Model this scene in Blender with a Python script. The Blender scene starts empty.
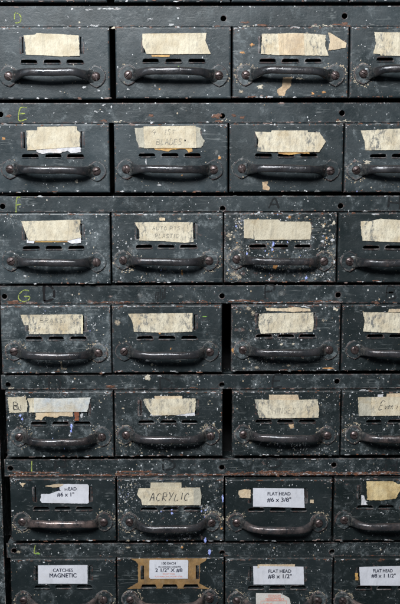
import bpy, bmesh, math, random
from mathutils import Vector, Matrix, noise as mnoise

# ---------------------------------------------------------------- tables (millimetres, measured on the cabinet face)
RAILS = [(1,1092.2,1112.0),(2,998.2,1018.0),(3,908.8,924.9),(4,814.0,832.9),(5,722.9,738.5),(6,627.8,646.5),(7,536.3,552.3)]
RAIL_LEFT = {4: -228.7,5: -231.8,6: -231.5,7: -232.1}
HOLES = {2: [(-223.0,1006.7),(-0.4,1004.9),(119.9,1007.7)],3: [(-224.1,914.6),(-0.0,912.1),(120.4,914.5)],4: [(-225.2,821.8),(-0.4,821.8),(119.9,822.5)],5: [(-224.6,727.9),(-0.2,727.2),(120.6,730.6)],6: [(-224.9,636.7),(0.0,637.0),(119.3,639.3)],7: [(-224.1,544.0),(0.5,540.8),(119.1,541.4)],1: [(0.5,1099.8),(120.5,1102.1)]}
RAIL_MARKS = {1: [(-131.9,1108.4,3.6,0.9,'white'),(-112.1,1109.0,4.2,0.9,'white'),(-128.7,1093.2,6.0,0.9,'white'),(-131.7,1088.3,1.2,1.2,'white'),(-149.1,1109.0,1.2,0.9,'white'),(-142.0,1096.1,1.2,0.9,'cream'),(-112.8,1109.2,11.2,1.0,'white'),(-72.2,1099.4,3.5,1.0,'white'),(-50.0,1094.3,2.5,0.8,'white'),(-82.7,1091.2,2.0,1.2,'cream'),(-126.7,1092.7,3.0,0.8,'white'),(-46.2,1109.9,3.0,0.8,'white'),(-108.2,1090.8,2.5,1.2,'cream'),(24.3,1092.4,6.0,1.0,'cream'),(39.2,1093.3,6.0,1.0,'rust'),(22.3,1096.0,4.5,1.2,'rust'),(13.2,1090.7,3.0,1.2,'cream'),(92.5,1092.5,4.5,0.8,'cream'),(103.7,1093.0,4.5,1.0,'cream'),(113.6,1094.0,5.0,0.8,'rust'),(121.0,1094.7,3.5,2.0,'rust'),(124.8,1092.3,3.0,1.2,'rust')],2: [(-124.2,1009.5,4.8,0.9,'white'),(-119.8,1000.6,4.8,1.2,'rust'),(-214.6,1005.2,3.0,1.5,'rust'),(-119.6,1016.3,3.6,0.9,'white'),(-104.3,999.7,6.6,1.2,'cream'),(-111.6,1014.0,0.9,1.5,'white'),(-72.6,1005.6,3.0,1.8,'rust'),(-6.3,1004.9,4.8,2.4,'rust'),(-3.3,999.6,4.2,1.2,'rust'),(-93.6,1012.5,1.5,1.5,'gray'),(3.3,1000.5,4.2,1.5,'cream'),(19.9,1003.4,2.4,1.5,'rust'),(10.8,1005.5,2.4,1.5,'rust'),(121.8,999.6,7.5,1.0,'cream'),(115.5,1000.8,2.5,1.0,'rust')],4: [(-214.6,813.9,10.8,1.5,'rust'),(-199.0,815.2,7.8,1.5,'pink'),(-126.1,815.3,13.5,1.2,'rust'),(-137.0,816.3,4.2,1.8,'pink'),(-115.8,821.6,2.7,0.9,'pink'),(-216.0,816.5,7.8,1.2,'rust'),(-102.3,815.5,10.5,1.2,'rust'),(-24.7,816.0,9.6,1.8,'rust'),(-43.3,821.4,3.0,1.8,'gray'),(-35.6,815.4,6.0,1.2,'pink'),(-85.2,823.0,3.6,3.0,'gray'),(-78.3,735.5,2.4,3.0,'cream'),(25.5,816.5,18.0,1.2,'rust'),(56.6,814.5,24.0,1.2,'rust'),(16.2,817.1,9.0,0.9,'pink'),(61.2,824.3,4.2,3.6,'gray'),(103.8,815.8,15.0,1.0,'rust'),(119.4,815.2,7.5,1.2,'pink')],5: [(-226.6,729.5,3.0,3.0,'cream'),(-222.1,724.6,3.6,1.5,'cream'),(-116.7,725.9,6.0,1.5,'rust'),(-123.1,719.5,0.6,0.6,'white'),(-78.0,735.8,3.0,3.6,'cream')],6: [(-172.5,628.7,54.0,1.5,'rust'),(-197.9,632.1,24.0,0.9,'rust'),(-137.4,628.6,18.0,1.5,'rust'),(-87.3,629.4,27.0,1.5,'rust'),(-23.4,629.2,24.0,1.2,'rust'),(-93.7,632.8,18.0,0.9,'rust'),(29.9,630.3,27.0,1.8,'rust'),(77.9,629.5,30.0,1.8,'rust'),(58.6,632.2,18.0,0.9,'rust'),(137.6,629.9,45.9,1.8,'rust'),(99.5,631.1,15.3,1.5,'rust'),(173.0,630.9,15.3,1.5,'rust')],7: [(-13.2,542.0,1.5,4.2,'blue'),(-43.0,547.2,1.5,1.2,'orange'),(-111.0,542.4,6.0,2.4,'gray'),(-101.2,547.5,3.6,1.5,'beige'),(-198.9,540.7,3.0,0.9,'green'),(-213.2,547.9,7.2,1.8,'gray'),(-219.8,542.8,3.6,1.8,'beige'),(-187.4,546.1,3.6,1.8,'gray')]}
GLYPHS = [('D',-202.6,1100.5,9.5,6.3,'chalk'),('E',-200.5,1007.7,12.6,8.4,'chalk'),('F',-207.3,915.6,13.7,6.3,'chalk'),('G',-205.0,823.3,13.7,12.6,'chalk'),('D',-179.1,824.8,15.8,10.5,'black'),('D',-175.3,728.8,12.6,12.6,'faint'),('H',-172.3,639.2,14.7,10.5,'faint'),('l',-202.0,639.3,12.6,2.1,'chalk'),('L',-199.8,546.2,9.5,5.2,'chalk'),('#',-64.5,825.1,14.7,11.6,'faint'),('D',-59.0,728.5,12.6,12.6,'faint'),('A',52.4,917.6,10.5,10.5,'faint'),('H',174.9,917.4,12.6,11.6,'faint'),('P',48.8,825.9,13.7,10.5,'faint'),('B',174.6,824.5,12.6,9.5,'faint'),('E',58.6,731.3,12.6,10.5,'faint'),('H',181.5,733.1,11.6,9.5,'faint'),('D',-56.4,639.9,10.5,12.6,'faint'),('D',55.3,641.8,9.5,14.7,'faint'),('H',180.0,639.1,11.6,11.6,'faint'),('7',173.1,544.6,10.5,8.4,'faint'),('H',-61.3,543.3,9.5,9.5,'faint')]
ADHESIVE = [(-98.8,538.5),(-77.3,539.5),(-15.5,538.7),(-18.8,533.9),(-23.6,531.1),(-24.2,508.5),(-12.8,502.4),(-39.3,503.1),(-80.3,503.3),(-102.5,502.8),(-90.5,510.2),(-90.3,531.3),(-92.9,534.8)]
DRAWERS = {
(1, 1):{'r': (-227.7,-112.1,1021.2,1089.7),'s': (-212.2,1044.1,-126.0,1043.5),'L': [('tape',0,0.35,[(-196.7,1083.1),(-184.9,1084.0),(-183.7,1085.4),(-163.6,1084.5),(-142.4,1083.1),(-141.6,1063.5),(-161.2,1063.0),(-179.0,1064.1),(-194.9,1064.7),(-195.0,1073.9)])],'M': [(-138.1,1033.0,2.1,1.5,'white'),(-123.3,1029.8,1.8,1.2,'white'),(-162.0,1029.0,0.6,0.9,'white'),(-202.0,1086.0,1.2,0.6,'white'),(-148.0,1055.1,0.9,0.9,'cream')]},
(1, 2):{'r': (-106.6,7.9,1022.0,1090.1),'s': (-93.7,1044.9,-4.3,1044.3),'L': [('tape',0,0.3,[(-79.5,1084.8),(-16.3,1085.3),(-17.5,1078.1),(-12.4,1065.1),(-55.4,1064.9),(-75.6,1065.2),(-79.7,1073.8)]),('amber',0,0.2,[(-70.9,1064.3),(-52.5,1064.3),(-53.1,1062.3),(-70.3,1062.6)])],'M': [(-67.6,1034.7,0.9,1.2,'white'),(-63.1,1031.2,0.9,0.9,'orange'),(-94.4,1031.2,1.8,0.9,'white'),(-44.2,1053.0,0.9,0.6,'green')]},
(1, 3):{'r': (9.6,124.5,1022.3,1090.5),'s': (22.6,1044.8,111.0,1044.2),'L': [('tape',0,0.4,[(38.4,1084.6),(53.2,1084.6),(68.0,1085.2),(85.7,1084.6),(101.2,1083.4),(100.8,1073.7),(104.5,1063.3),(56.4,1063.9),(37.3,1065.1),(37.9,1073.7)]),('beige',1,0.3,[(53.8,1084.6),(79.2,1084.9),(80.7,1064.1),(55.8,1064.2)]),('beige',0,0.6,[(103.5,1085.6),(106.0,1085.2),(115.5,1079.4),(122.0,1075.6),(121.3,1071.2),(113.2,1069.6),(103.8,1068.4),(105.4,1077.3)]),('glue',0,0.7,[(59.6,1042.4),(68.5,1043.0),(68.0,1034.5),(63.3,1030.1),(61.3,1024.3),(55.3,1024.9),(53.8,1030.2),(58.8,1034.0)])],'M': [(28.1,1073.7,2.7,1.5,'orange'),(19.2,1066.5,2.4,1.5,'orange'),(36.7,1033.1,3.6,2.4,'cream'),(100.1,1027.8,2.1,1.5,'orange'),(89.7,1026.6,1.8,1.2,'orange'),(17.9,1028.7,3.0,1.8,'beige'),(76.0,1041.2,3.0,1.2,'cream')]},
(1, 4):{'r': (125.9,243.1,1022.2,1090.4),'s': (139.3,1045.8,228.1,1045.5),'L': [('tape',0,0.4,[(148.9,1086.1),(179.5,1085.6),(210.4,1086.5),(211.9,1065.4),(180.2,1063.0),(155.9,1063.5),(155.4,1064.9),(148.7,1065.4),(151.1,1076.0)])],'M': []},
(2, 1):{'r': (-228.9,-113.9,928.8,996.7),'s': (-213.7,952.6,-127.1,950.5),'L': [('white',0,0.9,[(-187.4,974.9),(-142.9,976.0),(-142.4,969.5),(-151.5,968.3),(-155.9,970.7),(-163.5,968.3),(-175.5,968.9),(-181.6,967.7),(-186.3,969.5)]),('tape',1,0.35,[(-196.5,990.9),(-185.4,990.9),(-185.3,994.4),(-146.4,995.0),(-145.6,990.8),(-142.6,989.0),(-143.5,974.8),(-169.4,973.1),(-195.9,971.3),(-196.2,981.4)])],'M': [(-219.6,982.9,1.5,1.5,'orange'),(-147.5,940.4,1.5,1.8,'cream'),(-167.4,933.5,0.9,0.9,'white'),(-200.2,997.7,0.9,0.6,'orange')]},
(2, 2):{'r': (-109.2,4.9,928.6,997.0),'s': (-97.0,952.4,-9.3,951.8),'L': [('amber',0,0.7,[(-70.5,975.3),(-31.4,975.2),(-30.5,969.9),(-34.4,968.7),(-38.0,972.3),(-51.6,971.7),(-54.6,969.9),(-58.5,970.5),(-68.1,971.7)]),('tape',1,0.25,[(-79.3,994.6),(-27.4,995.4),(-26.6,973.4),(-78.9,973.2)]),('tape2',0,0.3,[(-88.3,993.1),(-78.1,993.4),(-77.7,973.5),(-83.7,974.1),(-86.7,981.3)]),('tape2',0,0.5,[(-28.0,994.8),(-22.3,993.0),(-22.9,987.7),(-18.4,979.7),(-21.7,973.7),(-28.1,973.4)])],'M': [(-77.3,959.8,0.9,3.0,'white'),(-6.4,969.2,2.4,3.6,'gray'),(-3.3,963.3,1.5,1.5,'orange'),(-63.9,936.4,2.4,0.9,'white'),(-41.1,946.0,0.9,0.9,'orange'),(-80.8,964.0,0.6,0.6,'white')]},
(2, 3):{'r': (6.5,121.2,929.1,998.3),'s': (19.3,952.8,108.1,950.6),'L': [('amber',0,0.5,[(54.4,972.1),(87.6,972.1),(87.0,967.3),(78.6,967.9),(66.5,966.1),(56.0,967.6)]),('tape',1,0.3,[(31.7,989.4),(48.2,988.8),(48.8,990.5),(84.9,990.5),(84.9,988.7),(96.9,988.7),(103.1,979.2),(96.7,969.1),(51.4,969.1),(34.8,969.8),(35.6,981.1)]),('glue',0,0.6,[(39.6,939.2),(45.7,939.8),(44.5,936.2),(47.5,933.8),(46.4,930.8),(40.3,932.0)])],'M': []},
(2, 4):{'r': (122.6,237.9,928.4,998.2),'s': (134.4,951.1,223.2,950.9),'L': [('tape',0,0.5,[(137.9,990.3),(177.5,992.2),(202.6,991.7),(203.8,971.9),(178.1,971.2),(143.4,970.7),(142.2,979.7),(140.1,984.6)])],'M': [(135.9,929.5,0.8,1.2,'blue'),(145.7,958.5,3.5,2.0,'cream'),(137.1,949.8,2.0,1.5,'gray'),(150.2,933.5,1.0,1.0,'cream')]},
(3, 1):{'r': (-229.5,-114.6,835.6,907.3),'s': (-215.7,859.5,-128.7,858.2),'L': [('amber',0,0.5,[(-196.1,883.0),(-155.8,882.9),(-155.9,878.9),(-193.7,878.7)]),('white',1,0.5,[(-199.2,881.2),(-191.2,881.1),(-191.9,877.8),(-199.2,878.1)]),('white',1,0.6,[(-157.0,882.9),(-143.5,885.9),(-144.3,878.0),(-153.5,877.4),(-157.7,879.2)]),('tape',2,0.3,[(-204.1,900.1),(-143.8,901.8),(-145.5,892.1),(-143.6,883.5),(-150.3,882.3),(-156.5,880.5),(-197.6,880.5),(-200.4,889.1)])],'M': [(-202.7,843.9,1.5,1.2,'white'),(-222.8,886.1,0.9,0.9,'white')]},
(3, 2):{'r': (-113.0,0.4,836.4,908.3),'s': (-101.3,860.2,-13.9,859.5),'L': [('tape',0,0.3,[(-89.5,898.7),(-59.6,899.2),(-30.7,898.8),(-29.8,879.0),(-38.4,877.8),(-59.8,879.6),(-84.8,880.3),(-84.7,890.4)]),('beige',0,0.6,[(-64.2,903.2),(-58.4,903.2),(-58.4,900.4),(-63.9,900.4)])],'M': [(-62.6,902.6,3.0,1.8,'beige'),(-43.8,902.2,2.4,1.8,'beige'),(-63.1,849.5,0.9,0.9,'blue'),(-41.6,847.2,1.2,3.0,'orange'),(-66.2,839.5,0.9,1.2,'white'),(-49.3,839.5,0.9,0.9,'white'),(-94.1,870.5,3.0,3.6,'gray')]},
(3, 3):{'r': (1.4,116.4,836.6,908.1),'s': (14.2,861.0,103.4,858.7),'L': [('beige2',0,0.3,[(21.6,901.5),(31.4,901.5),(31.5,881.9),(21.7,882.5)]),('beige2',1,0.3,[(30.8,901.5),(56.7,901.4),(58.3,899.3),(88.8,899.2),(90.4,894.6),(89.1,880.9),(32.5,880.7)])],'M': [(51.8,876.3,1.5,3.6,'blue'),(50.9,870.8,1.8,1.8,'blue'),(61.2,856.9,2.1,1.8,'blue'),(54.2,852.6,2.4,2.4,'orange'),(67.4,848.5,1.5,1.8,'white'),(86.0,841.4,1.5,1.8,'blue'),(102.0,878.7,1.8,1.5,'white'),(105.9,882.4,1.2,1.5,'orange'),(101.6,865.5,1.8,2.1,'white'),(106.4,854.6,1.2,1.5,'orange'),(68.0,903.8,2.1,1.8,'orange'),(65.8,903.2,1.5,1.2,'white'),(24.9,866.6,1.2,1.8,'blue'),(36.8,908.5,1.5,1.2,'white'),(68.3,880.9,1.8,1.8,'cream'),(102.6,894.6,1.5,2.4,'cream'),(112.0,879.9,2.1,1.5,'white'),(113.2,897.6,1.5,2.1,'cream'),(11.2,845.6,4.8,3.0,'beige'),(17.4,842.4,3.6,2.4,'beige'),(6.5,885.6,3.0,4.2,'beige'),(15.7,873.3,3.6,1.8,'beige'),(114.0,857.7,1.2,1.8,'white'),(71.1,854.7,0.9,0.9,'cream'),(34.2,857.9,0.9,0.9,'white'),(40.3,856.3,0.9,0.6,'white'),(48.2,839.3,0.9,1.5,'white')]},
(3, 4):{'r': (117.8,233.4,836.3,907.9),'s': (129.9,858.5,218.6,858.5),'L': [('tape',0,0.4,[(140.4,899.4),(149.8,899.4),(159.9,901.9),(180.3,900.6),(203.2,901.0),(204.5,878.8),(181.0,877.9),(142.7,879.5),(141.2,887.9)])],'M': []},
(4, 1):{'r': (-229.1,-115.4,741.4,812.3),'s': (-215.6,765.5,-128.5,763.7),'L': [('tape',0,0.4,[(-208.2,803.7),(-144.3,804.1),(-144.7,784.0),(-199.6,783.5),(-200.2,793.0),(-204.8,793.0)]),('tapeline',1,0.2,[(-145.2,802.9),(-143.7,802.9),(-144.1,784.0),(-146.2,784.0)])],'M': [(-167.2,750.1,1.2,4.2,'beige'),(-164.2,746.5,3.0,1.2,'beige'),(-170.4,745.3,1.8,1.2,'beige')]},
(4, 2):{'r': (-114.3,-0.4,742.0,813.5),'s': (-101.7,765.2,-13.2,764.5),'L': [('tape',0,0.3,[(-97.4,804.6),(-60.3,804.9),(-30.9,805.1),(-31.0,785.6),(-60.5,784.7),(-91.5,785.7),(-92.9,795.8)])],'M': [(-108.4,795.2,3.6,4.2,'beige'),(-77.8,754.6,2.1,1.2,'white'),(-73.2,750.8,1.5,1.8,'cream'),(-53.7,767.3,0.9,1.2,'orange'),(-18.6,801.3,2.4,0.6,'green'),(-65.1,783.8,1.2,1.2,'orange')]},
(4, 3):{'r': (8.9,122.2,743.0,814.2),'s': (21.2,766.5,110.4,766.2),'L': [('tape',0,0.4,[(37.7,804.3),(59.3,804.9),(94.0,805.4),(94.2,792.2),(93.1,785.2),(39.4,783.5),(37.1,792.3)]),('beige',0,0.8,[(43.8,810.6),(59.3,809.9),(74.7,811.1),(90.2,809.2),(90.9,806.7),(71.7,806.1),(59.3,807.1),(45.4,807.4)])],'M': [(10.9,765.5,1.2,3.6,'orange'),(104.4,796.9,2.4,1.8,'beige'),(115.9,808.8,1.5,1.8,'cream'),(118.1,807.9,1.2,1.8,'cream'),(35.6,747.2,2.7,2.1,'beige'),(70.0,743.9,2.7,1.8,'gray'),(78.7,749.4,2.1,1.8,'gray'),(68.7,749.4,2.1,1.5,'beige'),(61.3,771.7,1.5,1.2,'cream'),(73.7,772.3,1.5,1.2,'cream'),(22.5,746.3,1.8,1.2,'beige'),(110.0,746.1,5.4,1.2,'orange'),(26.8,809.7,3.6,2.4,'beige'),(31.5,804.9,2.7,3.6,'beige'),(34.6,798.6,1.8,3.6,'beige'),(17.6,787.7,2.4,2.4,'gray')]},
(4, 4):{'r': (123.6,238.1,743.1,814.0),'s': (137.2,766.2,226.1,765.9),'L': [('beige',0,0.5,[(171.5,808.8),(203.8,809.2),(203.9,806.1),(170.8,805.6)]),('tape',1,0.4,[(144.5,805.7),(183.3,805.1),(207.8,805.5),(208.5,784.5),(183.9,783.8),(158.0,784.7),(145.5,785.5),(146.8,796.0)])],'M': []},
(5, 1):{'r': (-226.9,-114.4,650.8,722.1),'s': (-212.9,673.7,-126.5,673.4),'L': [('beige2',0,0.9,[(-224.3,716.5),(-204.6,717.1),(-203.6,707.4),(-204.5,700.3),(-223.3,699.7),(-223.7,708.5)]),('beige',0,0.9,[(-195.7,700.9),(-155.8,700.8),(-156.9,695.3),(-170.1,696.3),(-173.2,694.4),(-185.8,695.7),(-189.0,691.8),(-195.9,692.5)]),('rustpaper',0,0.4,[(-154.9,700.8),(-149.9,700.8),(-150.1,691.1),(-154.5,691.1)]),('tape',1,0.4,[(-203.4,715.2),(-194.0,715.8),(-194.4,700.3),(-202.3,700.0),(-201.2,706.8)]),('bluetape',2,0.3,[(-196.2,715.8),(-169.6,715.1),(-137.6,716.3),(-139.0,709.8),(-141.1,700.8),(-169.9,700.9),(-196.6,700.3)])],'M': [(-211.5,696.4,1.8,2.1,'blue'),(-209.7,692.5,1.5,2.1,'blue'),(-158.4,684.6,2.1,2.7,'blue'),(-158.8,679.4,1.8,2.1,'blue'),(-221.6,675.0,1.2,1.5,'blue'),(-219.3,679.2,0.9,1.2,'blue'),(-199.8,666.7,1.2,1.2,'blue'),(-120.2,669.1,1.2,1.8,'blue'),(-129.6,673.4,0.9,1.2,'blue'),(-147.4,696.2,1.8,2.7,'white'),(-160.5,674.8,1.2,1.2,'white')]},
(5, 2):{'r': (-113.0,0.4,651.3,723.2),'s': (-101.0,675.5,-12.2,674.1),'L': [('beige',0,0.4,[(-71.0,717.4),(-42.1,717.3),(-42.2,713.4),(-70.4,713.5)]),('white',0,0.6,[(-74.9,698.6),(-29.0,701.1),(-28.7,695.9),(-42.2,695.9),(-54.8,696.6),(-73.7,695.4)]),('tape',1,0.5,[(-82.3,714.5),(-28.0,714.7),(-28.1,703.0),(-29.0,699.8),(-50.1,696.6),(-73.7,696.7),(-77.4,702.5),(-81.4,709.6)])],'M': []},
(5, 3):{'r': (10.2,124.1,651.4,723.6),'s': (22.3,675.7,110.3,674.3),'L': [('tape2',0,0.5,[(33.7,713.2),(40.0,713.2),(40.1,693.7),(37.9,696.3),(35.3,706.0)]),('beige',0,0.3,[(48.7,718.3),(79.2,718.2),(80.5,711.1),(48.8,711.2)]),('tape',1,0.4,[(37.8,713.2),(68.2,712.7),(99.6,713.3),(101.4,703.2),(100.9,693.5),(54.3,693.0),(38.6,693.7)]),('glue',0,0.5,[(69.5,687.1),(75.2,686.4),(75.3,682.5),(72.1,681.2),(70.2,683.8)])],'M': []},
(5, 4):{'r': (125.4,238.5,651.6,723.9),'s': (138.5,674.7,226.4,674.4),'L': [('white',0,0.4,[(162.4,718.1),(168.4,718.6),(168.5,714.8),(162.5,714.8)]),('beige',0,0.4,[(171.5,719.1),(206.8,720.1),(207.0,714.7),(171.6,714.8)]),('tape',1,0.3,[(142.0,715.4),(186.0,716.1),(207.0,716.3),(208.2,695.8),(186.6,695.6),(143.3,695.4)]),('tape2',2,0.2,[(142.0,715.4),(155.1,715.7),(155.9,695.7),(143.3,695.4)])],'M': []},
(6, 1):{'r': (-225.2,-113.2,557.3,627.7),'s': (-212.8,580.3,-126.1,579.4),'L': [('card',0,0.3,[(-173.4,621.6),(-142.6,621.1),(-141.4,619.8),(-141.8,600.5),(-143.7,599.8),(-191.5,600.7),(-193.3,603.3),(-191.9,610.7),(-183.3,610.6),(-172.0,614.6),(-172.6,618.6)]),('beige',0,0.7,[(-187.8,619.3),(-174.4,621.9),(-168.1,621.2),(-171.9,618.6),(-179.6,617.9)]),('beige',0,0.7,[(-214.4,622.7),(-208.0,622.7),(-211.4,618.1)])],'M': []},
(6, 2):{'r': (-111.7,1.9,556.9,627.3),'s': (-98.5,579.3,-11.2,578.4),'L': [('beige2',0,0.2,[(-75.9,622.9),(-43.2,622.8),(-43.2,616.1),(-76.0,616.2)]),('tape',1,0.3,[(-88.4,616.9),(-55.3,617.2),(-23.5,617.4),(-22.2,608.7),(-22.9,598.0),(-55.4,597.8),(-84.8,598.2),(-86.0,603.9),(-90.4,609.6)]),('tape2',2,0.2,[(-30.5,617.1),(-23.5,617.4),(-21.9,608.7),(-22.9,598.0),(-29.9,598.0)])],'M': [(-53.9,590.4,1.5,3.6,'blue'),(-53.3,588.1,1.8,1.8,'blue'),(-88.6,572.7,1.2,2.7,'blue'),(-25.1,616.1,0.9,1.8,'blue'),(-13.0,571.1,1.8,3.0,'blue'),(-18.1,558.3,2.1,3.0,'blue'),(-17.1,575.2,1.2,1.2,'white'),(0.8,605.3,1.2,5.4,'blue'),(1.4,581.8,0.9,1.5,'cream'),(-0.5,571.0,1.2,1.2,'orange'),(-58.9,557.7,0.9,0.9,'blue'),(-21.9,590.3,1.2,1.5,'blue'),(-14.9,601.0,1.2,1.2,'white'),(-100.6,557.9,1.8,1.2,'beige'),(-42.9,549.9,1.2,1.2,'orange'),(-5.9,561.6,1.2,1.2,'cream')]},
(6, 3):{'r': (3.4,117.3,556.1,625.8),'s': (15.5,578.3,103.1,577.4),'L': [('card',0,0.12,[(32.8,616.5),(87.0,615.6),(88.0,594.2),(33.0,595.8)]),('beige',0,0.7,[(17.5,613.6),(23.9,615.2),(30.6,614.5),(30.3,605.2),(22.7,605.9),(18.5,605.9)]),('beige',0,0.3,[(93.6,603.3),(97.4,603.3),(97.5,599.6),(93.6,599.6)])],'M': []},
(6, 4):{'r': (119.4,233.7,556.3,626.2),'s': (130.2,580.8,220.2,579.8),'L': [('yellow',0,0.5,[(153.1,623.5),(181.5,623.4),(187.1,620.0),(189.0,620.5),(189.2,612.6),(184.8,604.1),(169.9,602.4),(154.2,602.5)]),('white',0,0.5,[(148.0,608.2),(150.8,607.6),(154.3,597.4),(148.3,597.1)])],'M': []},
(7, 1):{'r': (-227.6,-114.0,465.5,537.3),'s': (-213.9,491.1,-127.9,491.3),'L': [('card',0,0.12,[(-197.6,530.4),(-144.4,530.5),(-144.8,509.3),(-197.8,509.5)])],'M': []},
(7, 2):{'r': (-113.0,2.1,465.6,538.5),'s': (-98.9,491.2,-13.2,492.0),'L': [('card',1,0.12,[(-77.3,536.4),(-37.0,536.2),(-36.2,535.1),(-36.6,514.9),(-77.0,514.7),(-78.3,516.5),(-77.9,535.3)])],'M': []},
(7, 3):{'r': (3.6,119.5,465.0,537.5),'s': (15.8,489.5,103.7,489.2),'L': [('beige',0,0.4,[(38.3,530.8),(78.6,530.6),(78.7,526.5),(38.3,526.7)]),('card',1,0.12,[(33.4,528.8),(87.7,527.9),(88.7,507.6),(34.2,507.9)]),('redcard',0,0.2,[(36.9,497.8),(63.5,497.4),(67.4,495.0),(72.7,492.2),(74.7,484.9),(74.3,468.6),(37.1,468.7)])],'M': []},
(7, 4):{'r': (121.0,236.0,464.5,536.4),'s': (130.8,489.0,221.3,488.6),'L': [('amber',0,0.4,[(143.3,520.1),(146.6,520.1),(147.1,512.0),(143.8,512.0)]),('card',0,0.12,[(147.8,527.1),(191.8,528.1),(213.3,527.7),(214.6,505.8),(192.5,505.6),(149.4,506.1)])],'M': []},
}
CAM = [1000.001359, 0.162485, 0.005703, -0.001518, -0.028969, -1.021833, 0.983072]

sc = bpy.context.scene
COL = sc.collection
MM = 0.001
# ---------------------------------------------------------------- camera
F, TILT, YAW, ROLL, CX, CY, CZ = CAM
cd = bpy.data.cameras.new('camera'); cam = bpy.data.objects.new('camera', cd); COL.objects.link(cam)
fw = Vector((math.sin(YAW)*math.cos(TILT), math.cos(YAW)*math.cos(TILT), -math.sin(TILT)))
rt = fw.cross(Vector((0, 0, 1))).normalized(); up = rt.cross(fw)
r2 = rt*math.cos(ROLL)+up*math.sin(ROLL); u2 = -rt*math.sin(ROLL)+up*math.cos(ROLL)
m = Matrix((r2, u2, -fw)).transposed().to_4x4(); m.translation = (CX, CY, CZ)
cam.matrix_world = m
cd.sensor_fit = 'HORIZONTAL'; cd.sensor_width = 36; cd.lens = 36*F/400
cd.clip_start = 0.01; cd.clip_end = 100
cd.dof.use_dof = False
sc.camera = cam
# ---------------------------------------------------------------- world and lamps
wd = bpy.data.worlds.new('World'); sc.world = wd; wd.use_nodes = True
bg = wd.node_tree.nodes['Background']; bg.inputs[0].default_value = (0.42, 0.5, 0.62, 1); bg.inputs[1].default_value = 0.07
def area(name, loc, tgt, sx, sy, power, col):
    l = bpy.data.lights.new(name, 'AREA'); l.shape = 'RECTANGLE'; l.size = sx; l.size_y = sy; l.energy = power; l.color = col
    o = bpy.data.objects.new(name, l); COL.objects.link(o); o.location = loc
    o.rotation_euler = (Vector(tgt)-Vector(loc)).to_track_quat('-Z', 'Y').to_euler()
area('window_light', (-0.36, -1.40, 1.78), (-0.03, 0, 1.02), 0.85, 0.40, 53, (0.97, 0.985, 1.0))
area('side_light', (-1.3, -1.0, 1.35), (0, 0, 0.9), 0.5, 0.8, 4, (0.85, 0.93, 1.0))
sc.view_settings.view_transform = 'Standard'; sc.view_settings.look = 'None'
sc.view_settings.exposure = 0.0; sc.view_settings.gamma = 1
# ---------------------------------------------------------------- node helpers
class NT:
    def __init__(s, name):
        s.m = bpy.data.materials.new(name); s.m.use_nodes = True; s.t = s.m.node_tree
        s.b = s.t.nodes['Principled BSDF']; s.pos = s.n('ShaderNodeNewGeometry').outputs['Position']
    def n(s, typ, **kw):
        x = s.t.nodes.new(typ)
        for k, v in kw.items(): setattr(x, k, v)
        return x
    def put(s, sock, v):
        if isinstance(v, bpy.types.NodeSocket): s.t.links.new(v, sock)
        elif isinstance(v, (tuple, list)) and len(v) == 3 and sock.type == 'RGBA': sock.default_value = (*v, 1)
        else: sock.default_value = v
    def math(s, op, a, b=0.0, c=0.0, clamp=False):
        x = s.n('ShaderNodeMath', operation=op, use_clamp=clamp)
        s.put(x.inputs[0], a); s.put(x.inputs[1], b); s.put(x.inputs[2], c); return x.outputs[0]
    def mapped(s, scale, rot=(0, 0, 0), loc=(0, 0, 0), src=None):
        x = s.n('ShaderNodeMapping'); s.put(x.inputs[0], src or s.pos); x.inputs[1].default_value = loc
        x.inputs[2].default_value = rot; x.inputs[3].default_value = scale; return x.outputs[0]
    def noise(s, scale, detail=4, rough=.55, vec=None, dist=0.0):
        x = s.n('ShaderNodeTexNoise'); s.put(x.inputs['Vector'], vec or s.pos); x.inputs['Scale'].default_value = scale
        x.inputs['Detail'].default_value = detail; x.inputs['Roughness'].default_value = rough; x.inputs['Distortion'].default_value = dist
        return x.outputs['Fac']
    def voro(s, scale, vec=None, feature='F1'):
        x = s.n('ShaderNodeTexVoronoi', feature=feature); s.put(x.inputs['Vector'], vec or s.pos); x.inputs['Scale'].default_value = scale
        return x
    def step(s, v, a, b, lo=0.0, hi=1.0):
        x = s.n('ShaderNodeMapRange', interpolation_type='SMOOTHSTEP')
        for i, q in enumerate((v, a, b, lo, hi)): s.put(x.inputs[i], q)
        return x.outputs[0]
    def mix(s, f, a, b):
        x = s.n('ShaderNodeMix', data_type='RGBA'); s.put(x.inputs[0], f); s.put(x.inputs[6], a); s.put(x.inputs[7], b); return x.outputs[2]
    def mixf(s, f, a, b):
        x = s.n('ShaderNodeMix', data_type='FLOAT'); s.put(x.inputs[0], f); s.put(x.inputs[2], a); s.put(x.inputs[3], b); return x.outputs[0]
    def bump(s, h, strength, dist, normal=None):
        x = s.n('ShaderNodeBump'); s.put(x.inputs['Height'], h); x.inputs['Strength'].default_value = strength
        x.inputs['Distance'].default_value = dist
        if normal: s.put(x.inputs['Normal'], normal)
        return x.outputs[0]
    def out(s, col, rough=.5, normal=None, metal=0.0, spec=.5):
        s.put(s.b.inputs['Base Color'], col); s.put(s.b.inputs['Roughness'], rough); s.put(s.b.inputs['Metallic'], metal)
        s.put(s.b.inputs['Specular IOR Level'], spec)
        if normal: s.put(s.b.inputs['Normal'], normal)
        return s.m

def edge_mask(N, radius, lo, hi):
    bv = N.n('ShaderNodeBevel'); bv.samples = 4; bv.inputs[0].default_value = radius
    g = N.n('ShaderNodeNewGeometry')
    d = N.n('ShaderNodeVectorMath', operation='DOT_PRODUCT'); N.t.links.new(bv.outputs[0], d.inputs[0]); N.t.links.new(g.outputs['Normal'], d.inputs[1])
    return N.step(N.math('SUBTRACT', 1.0, d.outputs['Value']), lo, hi)

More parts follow.
